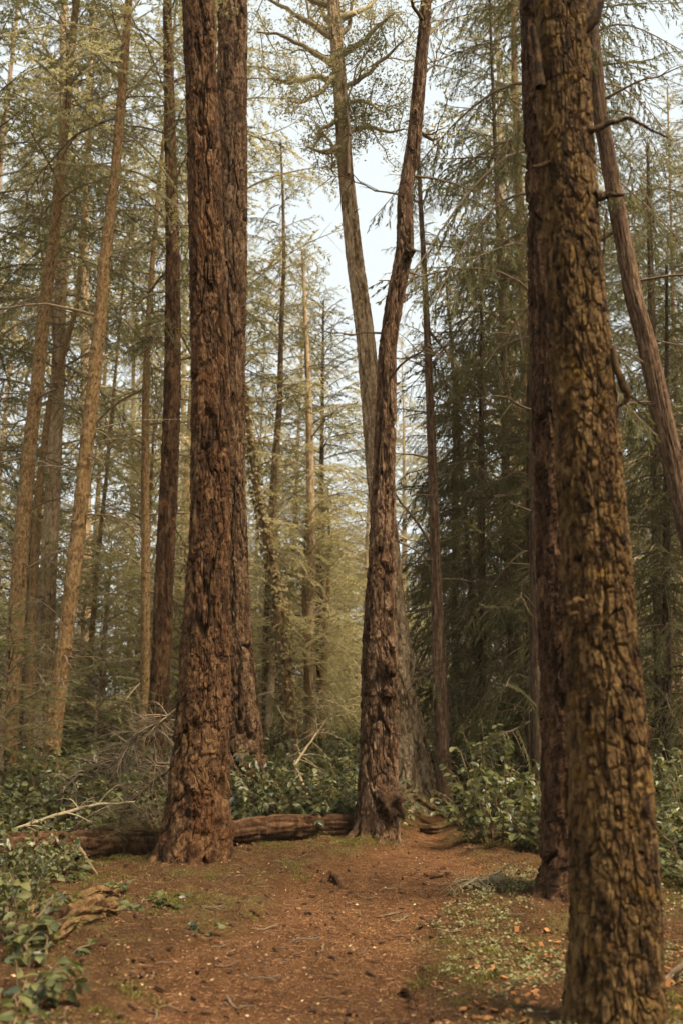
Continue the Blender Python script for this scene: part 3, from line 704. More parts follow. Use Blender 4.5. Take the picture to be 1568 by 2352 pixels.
# ivy on the leaning trunk
rs = np.random.default_rng(8); iv = []
for k in range(1500):
    z = rs.uniform(0.2, 7.0); p, r = IV[2](z); a = rs.uniform(0, 6.28); o = np.array((math.cos(a), math.sin(a), 0)); iv.append((p + o * (r + rs.uniform(0, 0.06)) - IV[1], o))
B = np.array([a for a, _ in iv]); O = np.array([o for _, o in iv]); Dv = unit(O * 0.6 + np.array((0, 0, -0.6)) + rs.normal(0, 0.4, B.shape)); Nn = unit(np.cross(Dv, O + rs.normal(0, 0.3, B.shape)))
V, F = leafquads(B, Dv, Nn, rs.uniform(0.05, 0.10, len(B)), rs.uniform(0.02, 0.04, len(B)))
obj('ivy', mesh('ivy', V, F, [M['ivy']]), IV[0], kind='stuff')

# ------------------------------------------------------------------ trees of the background
rs = np.random.default_rng(77)
def simple_trunk(H, r, mat, seed):
    z = np.linspace(-0.3, H, 26); rr = np.random.default_rng(seed)
    P = np.stack([0.10 * np.sin(z * 0.3 + seed) + rr.normal(0, 0.012, 26), 0.08 * np.cos(z * 0.24 + seed), z], -1); P[:, :2] -= P[1, :2]
    R = r * (1 - 0.9 * (z + 0.3) / (H + 0.3)) * (1 + 0.3 * np.exp(-z / 0.5))
    V, F = tube(P, R, 12)
    return mesh('trunk', V, F, [M[mat]], None, True, {'plate': np.repeat(rr.uniform(0, 1, 26), 12)})
STR = [simple_trunk(20, 0.19, mt, k) for k, mt in enumerate(('bark_scaly', 'bark_pale', 'bark_tan', 'bark_scaly'))]
def skyline(x):
    return np.interp(x, (-400, 500, 545, 590, 650, 700, 745, 800, 900, 960, 1065, 1090, 1130, 1360, 1430, 1568, 1700, 2200), (-900, -900, 250, 560, 470, 600, 700, 720, 700, 800, 850, 500, -600, -600, 350, 250, 100, -900))
def height_for(x, y, D): return at(x, y, D)[2]
BGT = []
def bg_tree(x, D, key, H, low, label, group, name='conifer_tree', wide=1.0, tr=None):
    X = (x - 784) / FPX * D; z0 = gz(X, D)
    T = thing(name, label, 'tree', (X, D, z0), group); BGT.append((T, label, x))
    s = H / 20
    ws = np.clip(s, 0.6, 1.4) * (0.62 if D > 36 else 0.85)
    T.rotation_euler = (rs.normal(0, 0.015), rs.normal(0, 0.015), rs.uniform(0, 6.28))
    obj('trunk', STR[rs.integers(4)] if tr is None else STR[tr], T, (0, 0, 0), None, (ws, ws, s))
    cz = H * low; k = (H - cz) / CH[key]
    kw = np.clip(wide * (0.55 + 0.45 * k), 0.5, 1.5)
    obj('crown', CR[key], T, (0, 0, cz), Quaternion((0, 0, 1), rs.uniform(0, 6.28)), (kw, kw, k))
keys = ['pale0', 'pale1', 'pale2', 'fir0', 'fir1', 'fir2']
def side(x): return 'left of the big trunks' if x < 430 else 'in the centre gap' if x < 1060 else 'on the right behind the cedars'
for lay, (D0, D1, n) in enumerate(((19, 25, 8), (27, 37, 11), (40, 64, 24))):
    for k in range(n):
        D = rs.uniform(D0, D1)
        x = -250 + 2080 * (k + rs.uniform(0.1, 0.9)) / n
        if lay == 0 and 540 < x < 1080: continue
        H = min(height_for(x, skyline(x) + rs.normal(0, 50), D), 24 + 8 * lay * 0.7) * rs.uniform(0.92, 1.0)
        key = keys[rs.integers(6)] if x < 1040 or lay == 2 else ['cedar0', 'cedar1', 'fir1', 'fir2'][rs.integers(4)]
        if (lay == 2 and rs.uniform() < 0.8) or (540 < x < 1060): key = keys[rs.integers(3)]  # pale needles for far and centre ranks, painting in the luminous background
        low = (rs.uniform(0.2, 0.4), rs.uniform(0.12, 0.3), rs.uniform(0.02, 0.12))[lay]
        ln = ('tall middle-distance conifer', 'hazy distant conifer', 'faint farthest conifer')[lay]
        bg_tree(x, D, key, H, low, ln, 'background conifers ' + side(x) + ', rank %s' % ('near', 'middle', 'far')[lay])
for k in range(120):
    D = rs.uniform(18, 50); x = rs.uniform(-200, 1780)
    if 780 < x < 1030 and D < 20: continue
    H = rs.uniform(3.0, 8.5)
    key = 'young1' if x > 1000 and rs.uniform() < 0.7 else 'young0' if rs.uniform() < 0.2 else 'young2'
    bg_tree(x, D, key, H, 0.12, 'young understorey conifer', 'understorey conifers ' + side(x), 'young_conifer', 1.1)

ZONES = ((-9e9, 0, 'beyond the left edge'), (0, 120, 'at the left edge'), (120, 240, 'around the ringed conifer'), (240, 430, 'left of the massive fir'), (430, 600, 'behind the twin firs'),
         (600, 780, 'right of the twin firs'), (780, 960, 'behind the forked pair of trunks'), (960, 1080, 'right of the forked pair of trunks'), (1080, 1240, 'left of the broad dark fir'), (1240, 1480, 'behind the nearest trunk'), (1480, 1568, 'at the right edge'), (1568, 9e9, 'beyond the right edge'))
ORD = ('leftmost', 'second from left', 'third from left', 'fourth from left', 'fifth from left', 'sixth from left', 'seventh from left', 'eighth from left', 'ninth from left', 'tenth from left', 'eleventh from left', 'twelfth from left', 'thirteenth from left', 'fourteenth from left', 'fifteenth from left', 'sixteenth from left', 'seventeenth from left', 'eighteenth from left')
cells = {}
for T, kind, x in BGT:
    zn = next(z for a, c, z in ZONES if a <= x < c); cells.setdefault((kind, zn), []).append((x, T))
for (kind, zn), lst in cells.items():
    lst.sort(key=lambda a: a[0])
    for k, (x, T) in enumerate(lst):
        T['label'] = ('lone %s %s' % (kind, zn)) if len(lst) == 1 else ('%s of the %ss %s' % (ORD[k], kind, zn))
# unseen conifers added behind the camera to cut frontal light on the trunks
for k in range(8):
    a = rad(185) + rad(170) * (k + rs.uniform(0.1, 0.9)) / 8; dd = rs.uniform(8, 17)
    X, Y = dd * math.cos(a), dd * math.sin(a)
    if Y > 3.0: continue
    T = thing('conifer_tree', 'conifer of the forest behind the viewer', 'tree', (X, Y, gz(X, Y)), 'conifers behind the viewer')
    H = rs.uniform(15, 22); key = keys[rs.integers(6)]; cz = 2.5; kk = (H - cz) / 12
    obj('trunk', STR[rs.integers(4)], T, (0, 0, 0), None, (1.2, 1.2, H / 20)); obj('crown', CR[key], T, (0, 0, cz), Quaternion((0, 0, 1), rs.uniform(0, 6.28)), (1.0, 1.0, kk))

# ------------------------------------------------------------------ shrubs
def salal_leaf(rs, L=1.0, W=0.30):
    f = rs.uniform(0.06, 0.16); d = rs.uniform(0.05, 0.25)
    z = lambda x: -d * x * x
    V = np.array([(0, 0, 0), (.35, 0, z(.35)), (.7, 0, z(.7)), (1, 0, z(1)), (.12, W * .55, z(.1) + f * .5), (.42, W, z(.42) + f), (.75, W * .68, z(.75) + f * .7),
                  (.12, -W * .55, z(.1) + f * .5), (.42, -W, z(.42) + f), (.75, -W * .68, z(.75) + f * .7)]) * L
    Q = np.array([(0, 1, 5, 4), (1, 2, 6, 5), (0, 7, 8, 1), (1, 8, 9, 2)]); Tt = np.array([(2, 3, 6), (2, 9, 3)])
    return V, Q, Tt
rl = np.random.default_rng(12)
LEAFV = [salal_leaf(rl, 1.0, rl.uniform(0.27, 0.36)) for _ in range(6)]
LEAFM = [mesh('leaf', v, [q_, t_], [M['salal']], None, True) for v, q_, t_ in LEAFV]
def shrub_plan(rs, R, H, nst, lps, lsz):
    stems, leaves = [], []
    for s in range(nst):
        az = rs.uniform(0, 6.28); out = R * math.sqrt(rs.uniform(0.02, 1)); h = H * (1 - 0.7 * (out / R) ** 2) * rs.uniform(0.55, 1.1)
        b0 = np.array((math.cos(az), math.sin(az), 0)) * out * 0.3
        u = np.linspace(0, 1, 6); e = np.array((math.cos(az) * out, math.sin(az) * out, h))
        P = b0 * (1 - u)[:, None] + e * u[:, None]; P[:, 2] = h * (1 - (1 - u) ** 1.7); P += rs.normal(0, 0.015, (6, 3))
        stems.append(P)
        for k in range(lps):
            t = 0.12 + 0.88 * (k + rs.uniform(0, 1)) / lps
            p = np.array([np.interp(t, u, P[:, a]) for a in range(3)])
            la = az + (1 if k % 2 else -1) * rs.uniform(0.4, 1.5) + (rs.uniform(-2, 2) if rs.uniform() < 0.3 else 0)
            q_ = Quaternion((0, 0, 1), la) @ Quaternion((0, 1, 0), rs.normal(0.15, 0.35)) @ Quaternion((1, 0, 0), rs.normal(0, 0.45))
            leaves.append((p, q_, lsz * rs.uniform(0.65, 1.2), rs.integers(6)))
    return stems, leaves
def stem_mesh(stems, r=0.006):
    mb = MB()
    for P in stems: mb.add(*tube(P, np.linspace(r, r * 0.4, len(P)), 4))
    return mb.build('stems', [M['stem']])
def leaves_mesh(leaves):
    mb = MB()
    for p, q_, s, k in leaves:
        v, qd, tr = LEAFV[k]; Mx = np.array(q_.to_matrix())
        V = v @ Mx.T * s + p; n0 = mb.n
        mb.add(V, qd); mb.F.setdefault((3, 0), []).append(tr + n0)
    return mb.build('leaves', [M['salal']], True)
SHV = []
for k in range(5):
    st, lv = shrub_plan(rl, 0.8, 0.9, 50, 14, 0.088); SHV.append((stem_mesh(st), leaves_mesh(lv)))
def shrub(x, y, s, label, group, var):
    T = thing('salal_shrub', label, 'shrub', (x, y, gz(x, y) - 0.03), group)
    T.rotation_euler = (0, 0, rs.uniform(0, 6.28)); T.scale = (s, s, s * rs.uniform(0.85, 1.15))
    obj('stems', SHV[var][0], T); obj('leaves', SHV[var][1], T, kind='stuff')
    return T
def hero_shrub(x, y, R, H, nst, lps, lsz, label, group, seed, cap=240):
    r_ = np.random.default_rng(seed); st, lv = shrub_plan(r_, R, H, nst, lps, lsz)
    T = thing('salal_shrub', label, 'shrub', (x, y, gz(x, y) - 0.02), group)
    obj('stems', stem_mesh(st), T)
    lv.sort(key=lambda a: a[0][1] - 0.8 * a[0][2])      # the side facing the path first
    for p, q_, s, k in lv[:cap]: obj('leaf', LEAFM[k], T, p, q_, s)
    if len(lv) > cap: obj('leaves', leaves_mesh(lv[cap:]), T, kind='stuff')
trunks = [(b_[0], b_[1], 0.6) for _, b_, _ in BIG] + [(FT[1][0], FT[1][1], 0.4)]
def clear(x, y, pad=0.35):
    if -3.0 < x < -1.75 and 10.2 < y < 11.7: return False      # dead brush lies here
    if path_mask(np.array([x]), np.array([y]))[0] > 0.02 or path_mask(np.array([x + pad]), np.array([y]))[0] > .3 or path_mask(np.array([x - pad]), np.array([y]))[0] > .3: return False
    return all((x - a) ** 2 + (y - b_) ** 2 > (r_ + 0.1) ** 2 for a, b_, r_ in trunks)
placed = []
def scatter(n, box, lo, hi, mind, label, group):
    c = 0; mine = []
    for _ in range(n * 30):
        if c >= n: break
        x = rs.uniform(box[0], box[1]); y = rs.uniform(box[2], box[3])
        if not clear(x, y, 0.6) or any((x - a) ** 2 + (y - b_) ** 2 < mind ** 2 for a, b_ in placed): continue
        placed.append((x, y)); c += 1
        mine.append((x / y, shrub(x, y, rs.uniform(lo, hi), label, group, rs.integers(5))))
    if c <= 12:
        mine.sort(key=lambda a: a[0])
        for k, (_, T) in enumerate(mine): T['label'] = ORD[k] + ' ' + label
hero_shrub(1.62, 10.7, 0.8, 1.0, 50, 12, 0.09, 'dense glossy salal shrub leaning over the right bend of the path', 'salal right of the path', 41)
hero_shrub(2.15, 10.3, 0.7, 0.95, 46, 12, 0.09, 'glossy salal shrub pressed against the broad dark fir', 'salal right of the path', 42)
hero_shrub(1.75, 11.9, 0.85, 1.2, 48, 12, 0.09, 'taller salal shrub behind the shrub at the right bend', 'salal right of the path', 43, 160)
hero_shrub(3.45, 10.2, 0.8, 1.15, 46, 12, 0.09, 'dark salal shrub at the right edge beside the nearest trunk', 'salal right of the path', 44, 200)
for x, y in ((1.62, 10.7), (2.15, 10.3), (1.75, 11.9), (3.45, 10.2)): placed.append((x, y))
scatter(12, (1.3, 4.8, 10.8, 15), 0.9, 1.3, 0.7, 'salal shrub in the thicket right of the path', 'salal thicket on the right')
scatter(26, (-1.3, 0.4, 11.4, 16.5), 0.8, 1.05, 0.5, 'salal shrub in the patch between the twin firs and the curving trunk', 'salal patch in the centre')
scatter(40, (-5.5, -1.6, 10.6, 16), 0.75, 1.05, 0.58, 'salal shrub in the thicket behind the fallen log', 'salal thicket behind the log')
scatter(10, (-4.2, -2.4, 7.8, 10), 0.45, 0.65, 0.5, 'low salal shrub at the left edge before the fallen log', 'salal at the left edge')
scatter(64, (-9, 9, 15.5, 25), 0.9, 1.4, 0.9, 'distant salal shrub in the undergrowth between the trunks', 'distant undergrowth')
scatter(70, (-19, 19, 25, 44), 1.4, 2.2, 1.3, 'bushy undergrowth shrub far back among the faint trunks', 'farthest undergrowth')
scatter(5, (3.0, 4.2, 8.2, 10), 0.7, 1.0, 0.5, 'salal shrub low at the right edge beyond the nearest trunk', 'salal at the right edge')
# leafy plants at the lower left corner
for k, (px, py, R, H, ns, sz, lab) in enumerate((
    (30, 2330, 0.38, 0.40, 15, 0.085, 'broad-leaved salal plant in the lower left corner'),
    (25, 2200, 0.38, 0.46, 15, 0.085, 'broad-leaved salal plant just above the lower left corner plant'),
    (110, 2235, 0.28, 0.26, 8, 0.085, 'low salal plant leaning over the rotten log end at lower left'),
    (60, 2110, 0.36, 0.36, 14, 0.08, 'salal plant overhanging the mossy rotten log'),
    (20, 2040, 0.40, 0.46, 17, 0.08, 'salal plant at the left edge behind the mossy rotten log'),
    (340, 2105, 0.26, 0.12, 5, 0.10, 'flat salal sprig on the moss left of the path'),
    (150, 2010, 0.28, 0.22, 6, 0.10, 'small salal sprig beside the dark end of the fallen log'),
    (20, 2440, 0.34, 0.30, 12, 0.085, 'salal plant cut by the bottom left corner of the picture'),
    (400, 2070, 0.20, 0.10, 4, 0.09, 'tiny salal sprig near the foot of the massive fir'),
    (1165, 2058, 0.10, 0.06, 3, 0.05, 'tiny leafy sprig on the mossy ground before the broad dark fir'),
    (110, 1985, 0.34, 0.34, 12, 0.095, 'leafy salal plant before the near end of the fallen log'),
    (15, 1965, 0.42, 0.5, 14, 0.10, 'taller salal plant at the left edge level with the fallen log'),
    (255, 2040, 0.16, 0.12, 5, 0.06, 'small ferny sprig on the mossy hump near the massive fir'),
    (470, 2150, 0.16, 0.10, 4, 0.06, 'small dark sprig at the mossy left edge of the path'))):
    x, y = on_ground(px, py); hero_shrub(x, y, R, H, ns, 8, sz, lab, 'low leafy plants', 60 + k)

# ------------------------------------------------------------------ logs, roots, fallen branches
def log_mesh(P, R, seg, style, seed, mat, amp=1.0, end=True, scale=1.0, rot_=0.0):
    P = np.array(P, float); Ls = np.linalg.norm(P[-1] - P[0]); n = int(Ls / 0.02) + 2
    k = len(P); u = np.linspace(0, k - 1, n); Q = np.stack([np.interp(u, np.arange(k), P[:, a]) for a in range(3)], -1); Rr = np.interp(u, np.arange(k), R)
    for a in range(3): Q[:, a] = smooth1(Q[:, a], 15)
    V, F = tube(Q, np.ones(n), seg); V = V.reshape(n, seg, 3); Dn = V - Q[:, None]
    th = np.arange(seg) / seg * 2 * np.pi; s = np.linspace(0, Ls, n); TH, Z = np.meshgrid(th, s)
    cw, ch, dep, sw, sh, sdep, tilt = BARK[style]; Rm = float(np.mean(R)); nu = max(6, round(2 * np.pi * Rm / cw / scale))
    w1 = fbm(np.cos(TH) * Rm * 6, np.sin(TH) * Rm * 6, Z * 3, seed, 3)
    e, idr, dv = worley(TH / 6.2832 * nu + w1, Z / (ch * scale) + 0.5 * w1, nu, seed)
    d = amp * (dep * (sstep(0.02, 0.4, e) - 0.6) + 0.02 * fbm(np.cos(TH) * 2, np.sin(TH) * 2, Z * 1.5, seed + 3, 3) + rot_ * fbm(np.cos(TH) * 3, np.sin(TH) * 3, Z * 5, seed + 6, 4) + 0.25 * rot_ * fbm(np.cos(TH) * 12, np.sin(TH) * 12, Z * 40, seed + 8, 3))
    V = Q[:, None] + Dn * (Rr[:, None] + d)[..., None]
    caps = np.stack([np.arange(seg)[::-1], np.arange(seg) + (n - 1) * seg])
    return mesh('log', V.reshape(-1, 3), [F, caps], [M[mat]], None, rot_ < 0.025, {'plate': idr.ravel()})
a, c = (-3.25, 9.6), (0.12, 11.2)
pts = [(a[0] + (c[0] - a[0]) * t, a[1] + (c[1] - a[1]) * t) for t in np.linspace(0, 1, 9)]
tag(obj('fallen_log', log_mesh([(x, y, gz(x, y) + 0.10 + 0.03 * math.sin(k * 1.3)) for k, (x, y) in enumerate(pts)], np.linspace(0.145, 0.115, 9), 64, 'ridges', 71, 'bark_umber', 0.7)),
    'long brown fallen log lying behind the massive fir and ending at the curving trunk', 'log')
M['rotten'] = bark_mat('rotten', (0.05, 0.026, 0.012), (0.13, 0.07, 0.03), (0.27, 0.155, 0.065), 1.0, 14, 0.9, lichen=(0.14, 0.125, 0.035), lich_amt=0.5)
def glog(name, label, cat, pix, R, mat, style='scales', seed=1, rise=0.0, rot_=0.03, seg=28, lift=None):
    P = []
    for k, (x, y) in enumerate(pix):
        X, Y = on_ground(x, y); P.append((X, Y, gz(X, Y) + (R[k] * 0.6 if lift is None else lift[k])))
    return tag(obj(name, log_mesh(P, R, seg, style, seed, mat, 1.0, rot_=rot_)), label, cat)
glog('rotten_log', 'crumbling mossy rotten log among leafy plants at lower left', 'log', [(75, 2215), (150, 2175), (215, 2150), (262, 2135)], [0.065, 0.085, 0.085, 0.06], 'rotten', style='ridges', seed=4, rot_=0.035, seg=72)
glog('rotten_log', 'low mossy piece of decayed wood behind the rotten log at left', 'log', [(175, 2075), (225, 2062), (280, 2058)], [0.03, 0.05, 0.03], 'rotten', style='ridges', seed=5, rot_=0.03, seg=60)
glog('cut_log', 'short pale log lying at the bend right of the curving trunk', 'log', [(968, 1898), (1000, 1905), (1028, 1900)], [0.06, 0.065, 0.05], 'rotten', seed=6, rot_=0.02)
glog('fallen_branch', 'thick mossy branch lying above the short log at the bend', 'branch', [(950, 1868), (985, 1875), (1022, 1893)], [0.03, 0.045, 0.035], 'rotten', seed=7, rot_=0.01, seg=16, lift=[0.22, 0.2, 0.1])
glog('surface_root', 'dark root arching out of the path near the log', 'root', [(735, 2012), (748, 2004), (765, 2003), (780, 2010), (788, 2022)], [0.02, 0.028, 0.03, 0.026, 0.018], 'bark_red', seed=8, rot_=0.005, seg=14, lift=[-0.02, 0.05, 0.07, 0.05, -0.03])
glog('surface_root', 'bare pale root crossing the path edge at lower centre', 'root', [(905, 2245), (930, 2243), (945, 2255), (950, 2275)], [0.010, 0.016, 0.016, 0.008], 'bark_red', seed=9, rot_=0.004, seg=14, lift=[0, 0.02, 0.025, 0])
glog('fallen_branch', 'dark stick half buried at the right side of the path', 'branch', [(985, 2005), (1010, 2000), (1035, 1994)], [0.015, 0.02, 0.013], 'bark_red', seed=10, rot_=0.004, seg=12)
glog('fallen_branch', 'thin dark stick lying across the middle of the path', 'branch', [(860, 2082), (890, 2078), (935, 2070)], [0.008, 0.011, 0.006], 'stem', seed=11, rot_=0.002, seg=8)
def fallen(label, pix, w, mat, seed, twigs=10, tl=0.4, dead=0):
    P = np.array([at(x, y, D) for x, y, D in pix]); base = P[0].copy(); r_ = np.random.default_rng(seed)
    Q, R = gnarly(P, 1, r_, 0.02); R = np.interp(np.linspace(0, 1, len(Q)), np.linspace(0, 1, len(w)), w)
    T = thing('fallen_branch', label, 'branch', base)
    mb = MB(); mb.add(*tube(Q - base, R, 8))
    lv = []
    for k in range(twigs):
        a = r_.integers(1, len(Q)); d = unit(r_.normal(0, 1, 3) * np.array((1, 0.6, 0.6))); l = tl * r_.uniform(0.3, 1); u = np.linspace(0, 1, 6)
        tw = Q[a] + d * (u * l)[:, None] + np.array((0, 0, -0.3)) * (l * u * u)[:, None]
        mb.add(*tube(tw - base, 0.45 * R[a] * (1 - 0.8 * u) + 0.0015, 4))
        for _ in range(dead):
            q0 = tw[r_.integers(1, 6)]; d2 = unit(d + r_.normal(0, 0.6, 3)); l2 = r_.uniform(0.08, 0.22); v = np.linspace(0, 1, 3)
            mb.add(*tube(q0 + d2 * (v * l2)[:, None] - np.array((0, 0, 1)) * (0.3 * l2 * v * v)[:, None] - base, 0.003 * (1 - 0.6 * v), 3))
    obj('branch', mb.build('branch', [M[mat]], True), T)
fallen('pale lichen-crusted dead branch arching over the shrubs at left', [(138, 1822, 11.3), (180, 1782, 11.4), (235, 1752, 11.5), (290, 1735, 11.5)], (0.02, 0.03, 0.03, 0.018), 'wood_grey', 1, 60, 0.3, 7)
fallen('long pale dead branch lying low over the shrubs left of the massive fir', [(30, 1905, 10.2), (110, 1880, 10.4), (170, 1862, 10.5), (240, 1848, 10.6), (310, 1842, 10.7)], (0.012, 0.018, 0.02, 0.014, 0.008), 'wood_lichen', 2, 18, 0.5, 2)
fallen('dead grey-brown bough of fine twigs hanging left of the massive fir', [(395, 1640, 11.2), (340, 1675, 11.3), (290, 1720, 11.4), (265, 1765, 11.4)], (0.02, 0.018, 0.014, 0.006), 'wood_grey', 3, 60, 0.4, 8)
fallen('dead brown brush heaped on the ground between log and massive fir', [(400, 1760, 11.1), (360, 1790, 11.2), (310, 1830, 11.2), (270, 1880, 11.1)], (0.018, 0.016, 0.012, 0.006), 'wood_twig', 4, 60, 0.5, 6)
fallen('dark dead branch bending down behind the massive fir', [(400, 1755, 11.0), (358, 1752, 11.0), (355, 1690, 11.0), (372, 1640, 11.0)], (0.012, 0.012, 0.01, 0.008), 'wood_twig', 5, 12, 0.3, 2)
fallen('pale stick slanting up from the fallen log to the shrubs', [(746, 1908, 11.4), (718, 1850, 11.8), (695, 1800, 12.1), (676, 1756, 12.4)], (0.016, 0.018, 0.02, 0.016), 'wood_bare', 6, 3, 0.2)
fallen('thin pale dead branch rising behind the slanting stick', [(676, 1760, 12.5), (705, 1715, 12.8), (735, 1675, 13), (770, 1630, 13)], (0.018, 0.016, 0.012, 0.006), 'wood_lichen', 7, 18, 0.4, 4)
fallen('short dark snag leaning on the near end of the fallen log', [(180, 1945, 9.6), (200, 1975, 9.4), (225, 2010, 9.1)], (0.02, 0.016, 0.008), 'stem', 8, 4, 0.2)
fallen('lichen-grey dead twig lying on the right side of the path', [(1055, 2040, 8.3), (1085, 2025, 8.35), (1120, 2015, 8.4), (1150, 2000, 8.5)], (0.008, 0.012, 0.01, 0.004), 'wood_lichen', 9, 26, 0.22, 4)
fallen('broken stick poking from the leaves at bottom right', [(1510, 2260, 5.9), (1545, 2235, 5.9), (1590, 2200, 5.9)], (0.015, 0.018, 0.02), 'wood_twig', 10, 3, 0.1)

# green boughs of a young hemlock at the left edge and mossy sprigs near the log
def young(label, x, D, H, key, wide):
    X = (x - 784) / FPX * D; z = gz(X, D); T = thing('young_conifer', label, 'tree', (X, D, z)); s = H / 20
    obj('trunk', STR[2], T, (0, 0, 0), None, (0.25, 0.25, s)); obj('crown', CR[key], T, (0, 0, 0.15), None, (wide, wide, (H - .15) / CH[key]))
young('green sapling with feathery boughs at the left edge by the first trunk', 30, 12.2, 2.6, 'young0', 0.75)
young('small sapling behind the dead branches left of the massive fir', 240, 15.0, 2.4, 'young0', 0.75)
young('low feathery sapling close to the fallen log end at left', 300, 10.1, 0.5, 'young0', 0.28)

# ------------------------------------------------------------------ cones, twigs, chips
def cone_mesh(rs):
    n, k = 12, 11; V = []
    for a in range(k):
        t = a / (k - 1); r = 0.5 * math.sin(math.pi * (0.06 + 0.90 * t ** 0.85)) ** 0.8
        for b_ in range(n):
            th = (b_ + 0.5 * (a % 2)) / n * 6.2832; bump = 1 + (0.28 if (a + b_) % 2 else -0.16) + rs.uniform(-0.08, 0.08)
            V.append(((t - 0.5) * 2.1, r * bump * math.cos(th), r * bump * math.sin(th)))
    F = [(a * n + b_, a * n + (b_ + 1) % n, (a + 1) * n + (b_ + 1) % n, (a + 1) * n + b_) for a in range(k - 1) for b_ in range(n)]
    return mesh('fir_cone', np.array(V), np.array(F), [M['cone']], None, False)
CONE = [cone_mesh(rs) for _ in range(3)]
for k in range(260):
    while True:
        x = rs.uniform(-2.4, 2.2); y = 5.0 + 6.4 * rs.uniform() ** 1.1; mk = path_mask(np.array([x]), np.array([y]))[0]
        edge = np.exp(-abs(mk - 0.35) * 3)
        if rs.uniform() < (0.10 + 0.8 * edge * (1 if x < 0.2 else 0.45)) * (0.25 + 0.75 * (mk > 0.01)) and all((x - a) ** 2 + (y - b_) ** 2 > r_ ** 2 for a, b_, r_ in trunks): break
    l = rs.uniform(0.015, 0.033)
    o = obj('fir_cone', CONE[rs.integers(3)], None, (x, y, gz(x, y) + l * 0.35), Quaternion((0, 0, 1), rs.uniform(0, 6.28)) @ Quaternion((0, 1, 0), rs.normal(0, 0.35)), (l, l * rs.uniform(.75, 1.0), l * .9))
    w = 'on the bare path' if mk > 0.75 else 'along the left verge of the path' if x < 0 else 'along the right verge of the path'
    tag(o, 'small dark brown fir cone lying ' + w, 'cone', 'fir cones ' + w)
TW = []
for k in range(5):
    t = np.linspace(0, 1, 7); P = np.stack([t - .5, 0.08 * np.sin(t * 4 + k) + rs.normal(0, .02, 7), 0.04 * np.sin(t * 7 + k)], -1); mb = MB(); mb.add(*tube(P, 0.035 * (1 - .5 * t), 5))
    if k % 2: mb.add(*tube(np.stack([0.2 + .3 * t, 0.05 + .25 * t, .05 * t], -1), 0.02 * (1 - .5 * t), 4))
    TW.append(mb.build('twig', [M[('stem', 'wood_twig', 'stem', 'wood_grey', 'cone')[k]]]))
for k in range(105):
    x = rs.uniform(-2.4, 2.2); y = rs.uniform(5, 10.5); l = rs.uniform(0.06, 0.24)
    if any((x - a) ** 2 + (y - b_) ** 2 < r_ ** 2 for a, b_, r_ in trunks): continue
    mk = path_mask(np.array([x]), np.array([y]))[0]; w = 'path' if mk > 0.5 else 'left verge' if x < 0 else 'right verge'
    tag(obj('twig', TW[k % 5], None, (x, y, gz(x, y) + 0.012), Quaternion((0, 0, 1), rs.uniform(0, 6.28)), l), 'thin broken twig lying on the ' + w, 'twig', 'twigs on the ' + w)
CHIP = []
for k in range(4):
    V = np.array([(sx * (.5 + rs.uniform(-.12, .12)), sy * (.3 + rs.uniform(-.1, .1)), sz * .07 + rs.uniform(-.05, .05)) for sx in (-1, 1) for sy in (-1, 1) for sz in (-1, 1)])
    CHIP.append(mesh('wood_chip', V, np.array([(0, 1, 3, 2), (4, 6, 7, 5), (0, 4, 5, 1), (2, 3, 7, 6), (0, 2, 6, 4), (1, 5, 7, 3)]), [M['chip']]))
for k in range(150):
    a = rs.uniform(); px, py = (rs.normal(1190, 75), rs.uniform(2215, 2360)) if a < 0.6 else (rs.uniform(1515, 1575), rs.uniform(2150, 2340)) if a < 0.85 else (rs.normal(1260, 40), rs.uniform(2140, 2200))
    x, y = on_ground(px, py); l = rs.uniform(0.018, 0.045) * (1.5 if rs.uniform() < 0.06 else 1); w = 'left of' if px < 1420 else 'right of'
    tag(obj('wood_chip', CHIP[k % 4], None, (x, y, gz(x, y) + 0.012), Quaternion((0, 0, 1), rs.uniform(0, 6.28)) @ Quaternion((0, 1, 0), rs.normal(0, .4)), l), 'orange rotten wood chip on the ground %s the nearest trunk' % w, 'wood chip', 'wood chips %s the nearest trunk' % w)

# ------------------------------------------------------------------ litter, moss and ground cover
def spread(n, box, prob):
    X = rs.uniform(box[0], box[1], n); Y = box[2] + (box[3] - box[2]) * rs.uniform(0, 1, n) ** 1.35
    k = rs.uniform(0, 1, n) < prob(X, Y); return X[k], Y[k]
def gzz(X, Y): return ground_z(X, Y) + 0.010 * fbm(X * 9, Y * 9, seed=3, o=3) + (1 - path_mask(X, Y)) * 0.05 * fbm(X * 4.5, Y * 4.5, seed=13, o=4) + 0.006 * vnoise(X * 28, Y * 28, seed=9)
X, Y = spread(80000, (-3.4, 3.6, 4.6, 12.5), lambda x, y: 0.35 + 0.65 * path_mask(x, y))
k = len(X); B = np.stack([X, Y, gzz(X, Y) + rs.uniform(0.001, 0.008, k)], -1); az = rs.uniform(0, 6.28, k)
Dv = unit(np.stack([np.cos(az), np.sin(az), rs.normal(0, .12, k)], -1)); Nn = unit(np.cross(Dv, np.array((0, 0, 1.)) + rs.normal(0, .3, (k, 3))))
V, F = leafquads(B, Dv, Nn, rs.uniform(.02, .06, k), rs.uniform(.001, .0024, k))
m, nt, b = nodemat('litter'); geo = N(nt, 'ShaderNodeNewGeometry')
nt.links.new(ramp(nt, [(0.0, (0.06, 0.022, 0.008)), (0.45, (0.19, 0.075, 0.026)), (0.85, (0.28, 0.135, 0.052)), (1.0, (0.40, 0.25, 0.12))], geo.outputs['Random Per Island']), b.inputs['Base Color']); b.inputs['Roughness'].default_value = 0.8
tag(obj('needle_litter', mesh('needle_litter', V, F, [m]), kind='stuff'), 'rust-brown fallen needles covering the path and its edges', 'needle litter')
